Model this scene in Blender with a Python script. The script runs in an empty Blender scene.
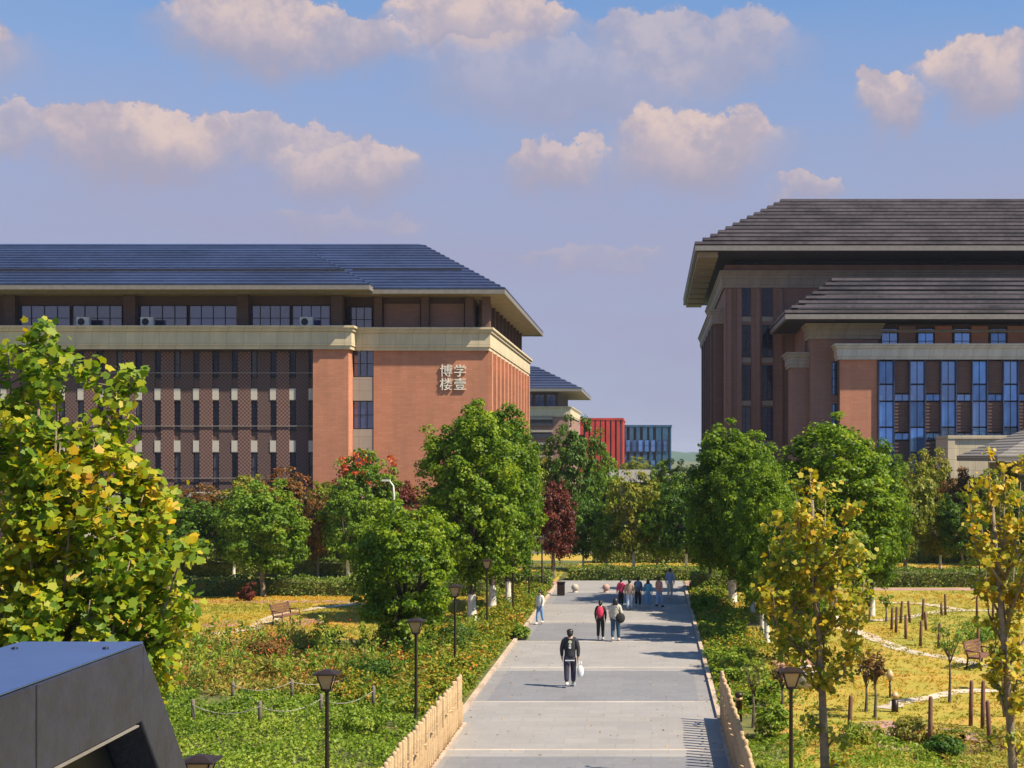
import bpy, math, random
import numpy as np
from mathutils import Vector

# ------------------------------------------------------------------ camera, sky, sun, exposure
S = bpy.context.scene
COL = S.collection
R = math.radians
F = 1400.0                      # focal length in pixels of the 1024 wide frame
VX, VY, H = 651.0, 457.0, 7.4   # vanishing point of the path, eye height

cam_d = bpy.data.cameras.new('camera')
cam = bpy.data.objects.new('camera', cam_d); COL.objects.link(cam)
cam.location = (0, 0, H); cam.rotation_euler = (R(90), 0, 0)
cam_d.sensor_width = 36; cam_d.lens = F / 1024 * 36
cam_d.shift_x = -(VX - 512) / 1024; cam_d.shift_y = (VY - 384) / 1024
cam_d.clip_start = .1; cam_d.clip_end = 8000
S.camera = cam
S.render.resolution_x = 1024; S.render.resolution_y = 768
S.view_settings.view_transform = 'Standard'; S.view_settings.look = 'None'
S.view_settings.exposure = 0.85; S.view_settings.gamma = 1

SUN_AZ, SUN_EL = 110.0, 50.0    # azimuth from +Y towards +X
sd = Vector((math.sin(R(SUN_AZ)) * math.cos(R(SUN_EL)), math.cos(R(SUN_AZ)) * math.cos(R(SUN_EL)), math.sin(R(SUN_EL))))
sun_d = bpy.data.lights.new('sun', 'SUN'); sun_d.energy = 4.9; sun_d.angle = R(.5); sun_d.color = (1, .87, .66)
sun = bpy.data.objects.new('sun', sun_d); COL.objects.link(sun)
sun.location = (60, -20, 90); sun.rotation_euler = sd.to_track_quat('Z', 'Y').to_euler()

W = bpy.data.worlds.new('World'); S.world = W; W.use_nodes = True
nt = W.node_tree; nt.nodes.clear()
class G:
    """small helper to write node graphs as expressions"""
    def __init__(s, nt): s.nt = nt
    def n(s, t, **k):
        o = s.nt.nodes.new(t)
        for a, b in k.items(): setattr(o, a, b)
        return o
    def put(s, sock, v):
        if isinstance(v, bpy.types.NodeSocket): s.nt.links.new(v, sock)
        elif v is not None:
            if hasattr(sock.default_value, '__len__') and not isinstance(v, (tuple, list)): v = (v,) * len(sock.default_value)
            if hasattr(sock.default_value, '__len__') and len(sock.default_value) == 4 and len(v) == 3: v = tuple(v) + (1,)
            sock.default_value = v
    def m(s, op, a, b=None, c=None, clamp=False):
        o = s.n('ShaderNodeMath', operation=op, use_clamp=clamp)
        for i, v in enumerate((a, b, c)):
            if v is not None: s.put(o.inputs[i], v)
        return o.outputs[0]
    def mix(s, f, a, b, mode='MIX'):
        o = s.n('ShaderNodeMix', data_type='RGBA', blend_type=mode)
        s.put(o.inputs[0], f); s.put(o.inputs[6], a); s.put(o.inputs[7], b)
        return o.outputs[2]
    def mr(s, v, a, b, c=0., d=1., smooth=True):
        o = s.n('ShaderNodeMapRange', interpolation_type='SMOOTHSTEP' if smooth else 'LINEAR')
        for i, q in enumerate((v, a, b, c, d)): s.put(o.inputs[i], q)
        return o.outputs[0]
    def noise(s, vec, scale, detail=3, rough=.55, dim='3D'):
        o = s.n('ShaderNodeTexNoise', noise_dimensions=dim)
        s.put(o.inputs['Vector'], vec); s.put(o.inputs['Scale'], scale)
        s.put(o.inputs['Detail'], detail); s.put(o.inputs['Roughness'], rough)
        return o
    def xyz(s, v):
        o = s.n('ShaderNodeSeparateXYZ'); s.put(o.inputs[0], v); return o.outputs
    def vec(s, x, y, z):
        o = s.n('ShaderNodeCombineXYZ')
        for i, q in enumerate((x, y, z)): s.put(o.inputs[i], q)
        return o.outputs[0]
    def ramp(s, f, stops, const=False):
        o = s.n('ShaderNodeValToRGB')
        if const: o.color_ramp.interpolation = 'CONSTANT'
        e = o.color_ramp.elements
        e[0].position, e[0].color = stops[0][0], tuple(stops[0][1]) + (1,)
        e[1].position, e[1].color = stops[-1][0], tuple(stops[-1][1]) + (1,)
        for p, c in stops[1:-1]:
            q = e.new(p); q.color = tuple(c) + (1,)
        s.put(o.inputs[0], f); return o.outputs[0]

g = G(nt)
sky = g.n('ShaderNodeTexSky', sky_type='NISHITA', sun_disc=False)
sky.sun_elevation = R(SUN_EL); sky.sun_rotation = R(SUN_AZ); sky.air_density = 1.0; sky.dust_density = .6; sky.ozone_density = 1.6
tc = g.n('ShaderNodeTexCoord')
dx, dy, dz = g.xyz(tc.outputs['Generated'])
az = g.m('ARCTAN2', dx, dy); el = g.m('ARCSINE', dz)
wn = g.noise(tc.outputs['Generated'], 9, 6, .6)
wv = g.xyz(wn.outputs['Color'])
wn2 = g.noise(tc.outputs['Generated'], 30, 7, .66)
wv2 = g.xyz(wn2.outputs['Color'])
az2 = g.m('ADD', az, g.m('ADD', g.m('MULTIPLY', g.m('SUBTRACT', wv[0], .5), .055), g.m('MULTIPLY', g.m('SUBTRACT', wv2[0], .5), .05)))
el2 = g.m('ADD', el, g.m('ADD', g.m('MULTIPLY', g.m('SUBTRACT', wv[1], .5), .045), g.m('MULTIPLY', g.m('SUBTRACT', wv2[1], .5), .046)))
blobs = [(250,40,84,32,1),(350,50,70,24,.9),(480,28,92,30,1),(690,44,112,36,.75),(560,80,150,36,.6),(15,152,62,18,.8),(140,158,95,32,1),(260,150,75,24,.85),
         (345,176,78,30,.9),(560,160,46,22,.9),(695,142,92,38,1),(890,98,34,26,1),(985,78,58,34,1),(818,184,34,14,.8),(350,236,90,10,.4),(590,262,66,9,.45),
         (-120,90,110,40,1),(1180,150,120,36,1),(1400,60,160,50,1),(-420,150,190,50,1),(-900,40,260,90,1),(560,-210,260,90,.9),(1900,-100,300,110,1)]
mask = None; top = None
for px, py, rx, ry, st in blobs:
    a0, e0 = math.atan((px - VX) / F), math.atan((VY - py) / F)
    u = g.m('DIVIDE', g.m('SUBTRACT', az2, a0), rx * 1.15 / F); v = g.m('DIVIDE', g.m('SUBTRACT', el2, e0), ry * 1.15 / F)
    v = g.m('MULTIPLY', v, g.mr(v, -.5, .5, .72, 1.15))          # softer, longer undersides
    d = g.m('SQRT', g.m('ADD', g.m('MULTIPLY', u, u), g.m('MULTIPLY', v, v)))
    f = g.mr(d, g.mr(v, -.1, .5, .5, .86), g.mr(v, -.1, .5, 1.2, 1.03), st, 0)
    t = g.m('MULTIPLY', f, g.mr(v, -.75, .45))
    mask = f if mask is None else g.m('MAXIMUM', mask, f)
    top = t if top is None else g.m('MAXIMUM', top, t)
haze_f = g.mr(el, .13, .40, .93, 0.0)
skycol = g.mix(1, sky.outputs[0], (.62, .98, 1.22), 'MULTIPLY')
hz_noise = g.noise(g.vec(g.m('MULTIPLY', az, 2.5), g.m('MULTIPLY', el, 9), 0), 2.2, 3)
haze_f = g.m('ADD', haze_f, g.m('MULTIPLY', g.m('SUBTRACT', hz_noise.outputs[0], .5), .35), clamp=True)
skycol = g.mix(haze_f, skycol, (2.75, 2.75, 3.95))
cl = g.mix(g.m('MULTIPLY', top, g.mr(wv2[2], .35, .6, .25, 1)), (2.95, 2.7, 3.4), (5.9, 4.45, 3.8))
skycol = g.mix(g.m('MULTIPLY', mask, .82), skycol, cl)
bg = g.n('ShaderNodeBackground'); g.put(bg.inputs[0], skycol); bg.inputs[1].default_value = .075
wo = g.n('ShaderNodeOutputWorld'); nt.links.new(bg.outputs[0], wo.inputs[0])

# ------------------------------------------------------------------ helpers
def at(px, py, Y): return Vector(((px - VX) / F * Y, Y, H + (VY - py) / F * Y))
def gd(px, py):
    Y = F * H / (py - VY); return Vector(((px - VX) / F * Y, Y, 0))
def zz(py, Y): return H + (VY - py) / F * Y
def xx(px, Y): return (px - VX) / F * Y

def tag(o, label=None, cat=None, group=None, kind=None):
    if label: o['label'] = label
    if cat: o['category'] = cat
    if group: o['group'] = group
    if kind: o['kind'] = kind
    return o
def empty(name, loc=(0, 0, 0), rz=0, label=None, cat=None, group=None):
    o = bpy.data.objects.new(name, None); COL.objects.link(o); o.empty_display_size = .3
    o.location = loc; o.rotation_euler = (0, 0, rz)
    return tag(o, label, cat, group)
def link(name, me, parent=None, loc=(0, 0, 0), rz=0):
    o = bpy.data.objects.new(name, me); COL.objects.link(o); o.location = loc; o.rotation_euler = (0, 0, rz)
    if parent: o.parent = parent
    return o

class MB:
    def __init__(s): s.v = []; s.f = []; s.sm = []
    def face(s, idx, sm=False): s.f.append(tuple(idx)); s.sm.append(sm)
    def box(s, x0, x1, y0, y1, z0, z1):
        b = len(s.v)
        s.v += [(x0,y0,z0),(x1,y0,z0),(x1,y1,z0),(x0,y1,z0),(x0,y0,z1),(x1,y0,z1),(x1,y1,z1),(x0,y1,z1)]
        for q in ((0,3,2,1),(4,5,6,7),(0,1,5,4),(1,2,6,5),(2,3,7,6),(3,0,4,7)): s.face([b + i for i in q])
        return s
    def frus(s, a, b):
        """a, b: (x0,x1,y0,y1,z) bottom and top rectangles"""
        k = len(s.v)
        for x0, x1, y0, y1, z in (a, b): s.v += [(x0,y0,z),(x1,y0,z),(x1,y1,z),(x0,y1,z)]
        for q in ((0,3,2,1),(4,5,6,7),(0,1,5,4),(1,2,6,5),(2,3,7,6),(3,0,4,7)): s.face([k + i for i in q])
        return s
    def ring(s, r, w, z0, z1, rise=0):
        """rectangular frame, outer rect r=(x0,x1,y0,y1), width w; inner edge raised by rise"""
        x0, x1, y0, y1 = r; k = len(s.v)
        for o, dz in ((0, 0), (w, rise)):
            for z in (z0 + dz, z1 + dz):
                s.v += [(x0+o,y0+o,z),(x1-o,y0+o,z),(x1-o,y1-o,z),(x0+o,y1-o,z)]
        for i in range(4):
            j = (i + 1) % 4
            s.face((k+i,k+j,k+4+j,k+4+i)); s.face((k+8+j,k+8+i,k+12+i,k+12+j))
            s.face((k+4+i,k+4+j,k+12+j,k+12+i)); s.face((k+j,k+i,k+8+i,k+8+j))
        return s
    def prism(s, poly, z0, z1):
        k = len(s.v); n = len(poly)
        s.v += [(x, y, z0) for x, y in poly] + [(x, y, z1) for x, y in poly]
        s.face([k + i for i in reversed(range(n))]); s.face([k + n + i for i in range(n)])
        for i in range(n): j = (i + 1) % n; s.face((k+i, k+j, k+n+j, k+n+i))
        return s
    def band(s, poly, prof):
        """closed profile [(out,z)..] swept round a CCW polygon with mitred corners"""
        n = len(poly); m = len(prof); k = len(s.v)
        for i in range(n):
            p0, p, p1 = Vector(poly[i-1]), Vector(poly[i]), Vector(poly[(i+1) % n])
            a = (p - p0).normalized(); b = (p1 - p).normalized()
            na, nb = Vector((a.y, -a.x)), Vector((b.y, -b.x))
            q = (na + nb); q = q / max(q.dot(na), .1)
            for o, z in prof: s.v.append((p.x + q.x*o, p.y + q.y*o, z))
        for i in range(n):
            j = (i + 1) % n
            for t in range(m):
                u = (t + 1) % m
                s.face((k+i*m+t, k+j*m+t, k+j*m+u, k+i*m+u))
        return s
    def tube(s, pts, rad, n=7, cap=True):
        pts = [Vector(p) for p in pts]; k = len(s.v)
        if not hasattr(rad, '__len__'): rad = [rad] * len(pts)
        ref = Vector((0, 0, 1))
        for i, p in enumerate(pts):
            d = (pts[min(i+1, len(pts)-1)] - pts[max(i-1, 0)]).normalized()
            if i == 0:
                ref = Vector((1, 0, 0)) if abs(d.x) < .8 else Vector((0, 1, 0))
            a = (ref - d * ref.dot(d)).normalized(); ref = a; b = d.cross(a)
            for t in range(n):
                c = 2 * math.pi * t / n
                s.v.append(tuple(p + a * (math.cos(c) * rad[i]) + b * (math.sin(c) * rad[i])))
        for i in range(len(pts) - 1):
            for t in range(n):
                u = (t + 1) % n; s.face((k+i*n+t, k+i*n+u, k+(i+1)*n+u, k+(i+1)*n+t), True)
        if cap:
            s.face([k + t for t in reversed(range(n))]); e = k + (len(pts)-1)*n; s.face([e + t for t in range(n)])
        return s
    def lathe(s, prof, n=16, c=(0, 0, 0)):
        k = len(s.v); m = len(prof)
        for r, z in prof:
            for t in range(n):
                a = 2*math.pi*t/n; s.v.append((c[0]+r*math.cos(a), c[1]+r*math.sin(a), c[2]+z))
        for i in range(m-1):
            for t in range(n): u = (t+1) % n; s.face((k+i*n+t,k+i*n+u,k+(i+1)*n+u,k+(i+1)*n+t), True)
        s.face([k+t for t in reversed(range(n))]); s.face([k+(m-1)*n+t for t in range(n)])
        return s
    def ell(s, c, r, n=12, m=8):
        prof = [(max(math.sin(math.pi*i/m), .02), -math.cos(math.pi*i/m)) for i in range(m+1)]
        k = len(s.v); s.lathe(prof, n)
        s.v[k:] = [(c[0]+x*r[0], c[1]+y*r[1], c[2]+z*r[2]) for x, y, z in s.v[k:]]
        return s
    def mesh(s, name, mat, bevel=0):
        me = bpy.data.meshes.new(name); me.from_pydata(s.v, [], s.f)
        me.polygons.foreach_set('use_smooth', s.sm)
        me.materials.append(mat); me.update(); return me
    def build(s, name, mat, parent=None, loc=(0, 0, 0), rz=0, bevel=0):
        o = link(name, s.mesh(name, mat), parent, loc, rz)
        if bevel:
            b = o.modifiers.new('bevel', 'BEVEL'); b.width = bevel; b.segments = 2; b.limit_method = 'ANGLE'
        return o

def copy_tree(o, parent=None):
    c = o.copy(); COL.objects.link(c)
    if parent: c.parent = parent
    for ch in list(o.children): copy_tree(ch, c)
    return c

# ------------------------------------------------------------------ materials
def mat(name):
    m = bpy.data.materials.new(name); m.use_nodes = True
    return m, G(m.node_tree), m.node_tree.nodes['Principled BSDF']
def bump(g, p, h, strength=.3, dist=.05):
    b = g.n('ShaderNodeBump'); b.inputs['Strength'].default_value = strength; b.inputs['Distance'].default_value = dist
    g.put(b.inputs['Height'], h); g.put(p.inputs['Normal'], b.outputs[0])
def plain(name, col, rough=.6, metal=0, var=.25, scale=3, bmp=0):
    m, g, p = mat(name)
    t = g.n('ShaderNodeTexCoord').outputs['Object']
    n = g.noise(t, scale, 4)
    n2 = g.noise(t, scale * 9, 3)
    f = g.m('ADD', g.m('MULTIPLY', n.outputs[0], .65), g.m('MULTIPLY', n2.outputs[0], .35))
    f = g.mr(f, .3, .7)
    c = g.mix(f, tuple(x * (1 - var) for x in col), tuple(min(x * (1 + var), 1) for x in col))
    g.put(p.inputs['Base Color'], c); p.inputs['Roughness'].default_value = rough; p.inputs['Metallic'].default_value = metal
    if bmp: bump(g, p, n2.outputs[0], bmp)
    return m
def brick(name, c1, c2, mortar, sc=1.0, stain=.26):
    m, g, p = mat(name)
    t = g.n('ShaderNodeTexCoord').outputs['Object']
    x, y, z = g.xyz(t)
    v = g.vec(g.m('ADD', x, y), z, 0)
    b = g.n('ShaderNodeTexBrick'); g.put(b.inputs['Vector'], v); b.inputs['Scale'].default_value = sc
    b.inputs['Brick Width'].default_value = .6; b.inputs['Row Height'].default_value = .2; b.inputs['Mortar Size'].default_value = .012
    g.put(b.inputs['Color1'], c1); g.put(b.inputs['Color2'], c2); g.put(b.inputs['Mortar'], mortar)
    n = g.noise(t, .35, 5, .6); n2 = g.noise(g.vec(g.m('ADD', x, y), g.m('MULTIPLY', z, .12), 0), 1.1, 4)
    f = g.mr(g.m('ADD', g.m('MULTIPLY', n.outputs[0], .5), g.m('MULTIPLY', n2.outputs[0], .5)), .32, .68)
    c = g.mix(f, g.mix(stain, b.outputs[0], (.1, .07, .05)), b.outputs[0])
    g.put(p.inputs['Base Color'], c); p.inputs['Roughness'].default_value = .85
    bump(g, p, b.outputs['Fac'], .2, -.01)
    return m
def stone(name, c1, c2, joint=1.3):
    m, g, p = mat(name)
    t = g.n('ShaderNodeTexCoord').outputs['Object']
    x, y, z = g.xyz(t)
    b = g.n('ShaderNodeTexBrick'); g.put(b.inputs['Vector'], g.vec(g.m('ADD', x, y), z, 0)); b.inputs['Scale'].default_value = 1; b.offset = 0
    b.inputs['Brick Width'].default_value = joint; b.inputs['Row Height'].default_value = .9; b.inputs['Mortar Size'].default_value = .015
    g.put(b.inputs['Color1'], c1); g.put(b.inputs['Color2'], c2); g.put(b.inputs['Mortar'], tuple(q * .5 for q in c1))
    n = g.noise(g.vec(g.m('MULTIPLY', g.m('ADD', x, y), 1), g.m('MULTIPLY', z, .3), 0), 1.2, 5)
    c = g.mix(g.mr(n.outputs[0], .35, .7, .3, 0), b.outputs[0], tuple(q * .45 for q in c1))
    g.put(p.inputs['Base Color'], c); p.inputs['Roughness'].default_value = .75
    return m
def glassy(name, col, rough=.06):
    m, g, p = mat(name)
    t = g.n('ShaderNodeTexCoord').outputs['Object']
    o = g.n('ShaderNodeObjectInfo').outputs['Random']
    n = g.noise(t, .8, 2); 
    g.put(p.inputs['Base Color'], g.mix(g.mr(g.m('ADD', g.m('MULTIPLY', n.outputs[0], .5), g.m('MULTIPLY', o, .6)), .2, .9), tuple(q*.35 for q in col), col))
    cur = g.m('GREATER_THAN', g.m('FRACT', g.m('MULTIPLY', o, 7.31)), .74)
    base = p.inputs['Base Color'].links[0].from_socket
    g.put(p.inputs['Base Color'], g.mix(g.m('MULTIPLY', cur, .55), base, tuple(q*.4 + .12 for q in col)))
    p.inputs['Roughness'].default_value = rough; p.inputs['IOR'].default_value = 1.9
    p.inputs['Specular IOR Level'].default_value = .8 if rough > .05 else .6
    if rough < .05: p.inputs['Metallic'].default_value = .75
    if name.startswith(('dark', 'navy')): p.inputs['IOR'].default_value = 1.5; p.inputs['Specular IOR Level'].default_value = .4
    bump(g, p, g.noise(t, .9, 2).outputs[0], .06, .05)
    return m
def foliage(name, stops, trans=.35, clump=1.1, spec=.25, amp=.55):
    """leaf colour: one pick per leaf plus drifts of tone through the crown"""
    m, g, p = mat(name)
    geo = g.n('ShaderNodeNewGeometry'); t = g.n('ShaderNodeTexCoord').outputs['Object']
    oi = g.n('ShaderNodeObjectInfo').outputs['Random']
    n = g.noise(t, clump, 2)
    f = g.m('ADD', g.m('MULTIPLY', geo.outputs['Random Per Island'], 1 - amp), g.m('MULTIPLY', g.mr(n.outputs[0], .25, .75, 0, 1, False), amp))
    f = g.m('ADD', f, g.m('MULTIPLY', g.m('SUBTRACT', oi, .5), .16), clamp=True)
    c = g.ramp(f, stops)
    g.put(p.inputs['Base Color'], c); p.inputs['Roughness'].default_value = .5; p.inputs['Specular IOR Level'].default_value = spec
    tr = g.n('ShaderNodeBsdfTranslucent')
    g.put(tr.inputs[0], g.mix(1, c, (1.15, 1.25, .5), 'MULTIPLY'))
    ms = g.n('ShaderNodeMixShader'); ms.inputs[0].default_value = trans
    m.node_tree.links.new(p.outputs[0], ms.inputs[1]); m.node_tree.links.new(tr.outputs[0], ms.inputs[2])
    m.node_tree.links.new(ms.outputs[0], m.node_tree.nodes['Material Output'].inputs[0])
    return m

M = {}
M['salmon'] = brick('salmon_brick', (.56, .235, .135), (.5, .2, .115), (.42, .2, .13))
M['brown'] = brick('brown_brick', (.19, .11, .09), (.16, .09, .075), (.10, .06, .05))
M['brown_mid'] = brick('mid_brown_brick', (.34, .19, .155), (.3, .165, .135), (.25, .145, .12))
M['dark_brown'] = brick('dark_brown_brick', (.13, .08, .07), (.11, .065, .06), (.06, .04, .035))
M['stone'] = stone('cream_stone', (.66, .56, .38), (.6, .51, .35))
M['stone_grey'] = stone('grey_stone', (.38, .33, .28), (.34, .3, .26))
M['stone_white'] = stone('white_stone', (.6, .56, .48), (.55, .51, .44))
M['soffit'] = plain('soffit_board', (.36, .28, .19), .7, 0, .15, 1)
M['roof_blue'] = plain('blue_grey_roof_slat', (.035, .05, .115), .38, .2, .3, .15)
M['roof_under'] = plain('roof_underlay', (.02, .022, .035), .8)
M['roof_brown'] = plain('brown_grey_roof_slat', (.12, .098, .105), .6, .1, .5, .25)
M['fascia'] = plain('grey_fascia', (.22, .2, .18), .5, .1, .15)
M['dark_metal'] = plain('dark_frame_metal', (.022, .022, .03), .4, .5)
M['win'] = glassy('window_glass', (.04, .06, .2))
M['win_dark'] = glassy('dark_window_glass', (.008, .012, .03))
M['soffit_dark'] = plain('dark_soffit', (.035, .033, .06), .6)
M['win_blue'] = glassy('blue_curtain_glass', (.2, .43, .85), .04)
M['win_navy'] = glassy('navy_window_glass', (.012, .018, .07))
M['white_metal'] = plain('white_painted_metal', (.62, .6, .55), .4)
M['lattice'] = None
def lattice_mat(name, c1, c2):
    m, g, p = mat(name)
    x, y, z = g.xyz(g.n('ShaderNodeTexCoord').outputs['Object'])
    ch = g.n('ShaderNodeTexChecker'); g.put(ch.inputs['Vector'], g.vec(x, .05, z)); ch.inputs['Scale'].default_value = 6.6
    g.put(ch.inputs['Color1'], c1); g.put(ch.inputs['Color2'], c2)
    g.put(p.inputs['Base Color'], ch.outputs[0]); p.inputs['Roughness'].default_value = .85
    bump(g, p, ch.outputs['Fac'], .6, .08)
    return m
M['lattice'] = lattice_mat('perforated_brick_screen', (.23, .125, .1), (.085, .05, .048))
M['lattice2'] = lattice_mat('fine_perforated_brick_screen', (.15, .09, .078), (.075, .046, .046))
M['red_fin'] = plain('red_louvre', (.55, .05, .03), .5, .1, .2, .3)
M['blue_fin'] = plain('blue_louvre', (.04, .13, .24), .4, .2, .3, .3)
M['steel'] = plain('sky_tinted_steel', (.15, .26, .58), .3, .9, .1, 2)  # blue of the reflected sky put into the base colour
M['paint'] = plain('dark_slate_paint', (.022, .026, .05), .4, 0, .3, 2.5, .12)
M['steel_dark'] = plain('dark_infill_steel', (.018, .019, .024), .5, .3, .2, 2)
M['bark'] = plain('bark', (.10, .075, .055), .9, 0, .4, 6, .6)
M['bark_pale'] = plain('pale_plane_bark', (.2, .155, .11), .85, 0, .5, 5, .4)
M['wood'] = plain('weathered_wood', (.16, .075, .045), .8, 0, .35, 5, .3)
M['wood_grey'] = plain('grey_weathered_wood', (.16, .13, .1), .85, 0, .35, 5, .3)
M['lamp_metal'] = plain('dark_bronze_metal', (.035, .022, .018), .45, .4, .3, 4)
M['lamp_glass'] = plain('amber_lamp_glass', (.5, .33, .17), .35, 0, .15, 5)
M['log'] = plain('cream_concrete_log', (.45, .31, .17), .8, 0, .28, 3, .3)
M['rope'] = plain('pale_rope', (.3, .28, .25), .9)

def whitewashed(name, base, h=1.25):
    m, g, p = mat(name)
    t = g.n('ShaderNodeTexCoord').outputs['Object']
    z = g.xyz(t)[2]; n = g.noise(t, 6, 4)
    c = g.mix(g.mr(n.outputs[0], .3, .7), tuple(q*.55 for q in base), tuple(q*1.4 for q in base))
    w = g.mr(g.m('ADD', z, g.m('MULTIPLY', n.outputs[0], .12)), h, h + .06, 1, 0)
    g.put(p.inputs['Base Color'], g.mix(w, c, g.mix(g.mr(n.outputs[0], .35, .75), (.72, .68, .62), (.45, .38, .32))))
    p.inputs['Roughness'].default_value = .9; bump(g, p, n.outputs[0], .5, .03)
    return m
M['trunk_white'] = whitewashed('whitewashed_bark', (.08, .06, .045))

M['fol_camphor'] = foliage('camphor_leaves', [(0, (.03, .07, .006)), (.35, (.075, .15, .008)), (.62, (.18, .27, .012)), (1, (.38, .42, .022))], .4, 1.3)
M['fol_dark'] = foliage('dark_leaves', [(0, (.02, .06, .01)), (.5, (.06, .13, .014)), (1, (.17, .25, .022))], .35, 1.4)
M['fol_mid'] = foliage('mid_green_leaves', [(0, (.04, .09, .01)), (.5, (.14, .24, .018)), (1, (.34, .4, .04))], .35, 1.1)
M['fol_olive'] = foliage('olive_leaves', [(0, (.06, .09, .012)), (.5, (.2, .23, .025)), (1, (.46, .36, .05))], .35, 1.1)
M['fol_rust'] = foliage('rust_leaves', [(0, (.05, .05, .015)), (.45, (.16, .1, .025)), (1, (.38, .11, .04))], .3, 1.2)
M['fol_maroon'] = foliage('maroon_leaves', [(0, (.03, .015, .012)), (.5, (.13, .03, .02)), (1, (.26, .07, .03))], .3, 1.2)
M['fol_plane'] = foliage('plane_tree_leaves', [(0, (.04, .1, .008)), (.32, (.13, .22, .012)), (.54, (.26, .32, .015)), (.74, (.46, .39, .02)), (.85, (.58, .36, .015)), (1, (.34, .14, .015))], .42, .8, .3, .45)
M['fol_gold'] = foliage('golden_plane_leaves', [(0, (.07, .13, .012)), (.34, (.24, .28, .02)), (.58, (.48, .38, .025)), (.84, (.62, .34, .022)), (1, (.46, .17, .02))], .4, .8, .3, .5)
M['fol_flame'] = foliage('flame_flowers', [(0, (.45, .05, .02)), (1, (.65, .16, .04))], .3, 2)
M['fol_cover'] = foliage('ground_cover_leaves', [(0, (.07, .13, .012)), (.5, (.2, .29, .025)), (1, (.42, .44, .07))], .35, .35)
M['fol_marsh'] = foliage('marsh_plant_leaves', [(0, (.1, .15, .03)), (.3, (.2, .24, .04)), (.55, (.32, .27, .05)), (.75, (.46, .25, .06)), (1, (.48, .17, .06))], .3, .5, .2, .5)
M['fol_flower'] = foliage('orange_flower_border', [(0, (.05, .12, .015)), (.4, (.15, .22, .02)), (.65, (.34, .3, .03)), (.85, (.5, .2, .03)), (1, (.55, .12, .04))], .3, .7, .2, .35)
M['fol_hedge'] = foliage('hedge_leaves', [(0, (.04, .08, .015)), (.5, (.12, .18, .025)), (1, (.28, .29, .04))], .25, .6)
M['fol_grass'] = foliage('dry_lawn_blades', [(0, (.12, .18, .025)), (.42, (.33, .29, .03)), (.6, (.52, .31, .035)), (1, (.54, .22, .04))], .3, .12, .1, .7)

# ------------------------------------------------------------------ ground, paths
def ground_mat():
    m, g, p = mat('campus_ground')
    t = g.n('ShaderNodeNewGeometry').outputs['Position']
    n = g.noise(t, .06, 5, .6); n2 = g.noise(t, 2.2, 4, .65)
    c = g.ramp(g.m('ADD', g.m('MULTIPLY', n.outputs[0], .6), g.m('MULTIPLY', n2.outputs[0], .4)), [(.3, (.04, .07, .025)), (.5, (.09, .11, .035)), (.7, (.18, .15, .06))])
    g.put(p.inputs['Base Color'], c); p.inputs['Roughness'].default_value = 1
    return m
def lawn_mat():
    m, g, p = mat('dry_lawn')
    t = g.n('ShaderNodeNewGeometry').outputs['Position']
    x, y, z = g.xyz(t)
    n = g.noise(g.vec(g.m('MULTIPLY', x, .5), y, 0), .22, 4, .6); n2 = g.noise(t, 7, 4, .7); n3 = g.noise(t, 1.1, 3)
    f = g.m('ADD', g.m('MULTIPLY', n.outputs[0], .55), g.m('ADD', g.m('MULTIPLY', n2.outputs[0], .2), g.m('MULTIPLY', n3.outputs[0], .25)))
    c = g.ramp(f, [(.34, (.16, .19, .025)), (.48, (.31, .26, .03)), (.57, (.4, .26, .04)), (.64, (.4, .18, .05)), (.74, (.28, .16, .07))])
    g.put(p.inputs['Base Color'], c); p.inputs['Roughness'].default_value = 1
    bump(g, p, n2.outputs[0], .7, .06)
    return m
def bed_mat():
    m, g, p = mat('planting_soil')
    t = g.n('ShaderNodeNewGeometry').outputs['Position']
    n = g.noise(t, 1.5, 5, .65)
    c = g.ramp(n.outputs[0], [(.3, (.04, .05, .015)), (.5, (.1, .11, .025)), (.7, (.2, .15, .05))])
    g.put(p.inputs['Base Color'], c); p.inputs['Roughness'].default_value = 1
    return m
def paving_mat():
    m, g, p = mat('granite_paving')
    t = g.n('ShaderNodeNewGeometry').outputs['Position']
    x, y, z = g.xyz(t)
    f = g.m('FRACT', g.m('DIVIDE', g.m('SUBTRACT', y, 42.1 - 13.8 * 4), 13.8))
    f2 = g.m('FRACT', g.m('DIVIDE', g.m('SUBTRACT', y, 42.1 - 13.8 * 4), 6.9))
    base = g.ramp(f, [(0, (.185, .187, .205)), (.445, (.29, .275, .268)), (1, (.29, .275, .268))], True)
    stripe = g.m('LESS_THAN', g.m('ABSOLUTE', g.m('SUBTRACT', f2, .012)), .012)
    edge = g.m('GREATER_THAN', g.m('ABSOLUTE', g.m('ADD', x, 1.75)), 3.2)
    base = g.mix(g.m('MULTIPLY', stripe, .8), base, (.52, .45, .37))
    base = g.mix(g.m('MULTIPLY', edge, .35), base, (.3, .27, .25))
    b = g.n('ShaderNodeTexBrick'); g.put(b.inputs['Vector'], g.vec(x, y, 0)); b.inputs['Scale'].default_value = 1; b.offset = .5
    b.inputs['Brick Width'].default_value = .9; b.inputs['Row Height'].default_value = .6; b.inputs['Mortar Size'].default_value = .01
    b.inputs['Color1'].default_value = (1.06, 1.05, 1.04, 1); b.inputs['Color2'].default_value = (.93, .93, .94, 1); b.inputs['Mortar'].default_value = (.82, .81, .8, 1)
    c = g.mix(1, base, b.outputs[0], 'MULTIPLY')
    n = g.noise(t, .5, 6, .65); n2 = g.noise(t, 5, 4, .6)
    c = g.mix(g.mr(n.outputs[0], .35, .7, .22, 0), c, (.14, .13, .12))
    c = g.mix(g.mr(n2.outputs[0], .5, .75, 0, .12), c, (.5, .44, .38))
    g.put(p.inputs['Base Color'], c); p.inputs['Roughness'].default_value = .7
    return m
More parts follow.
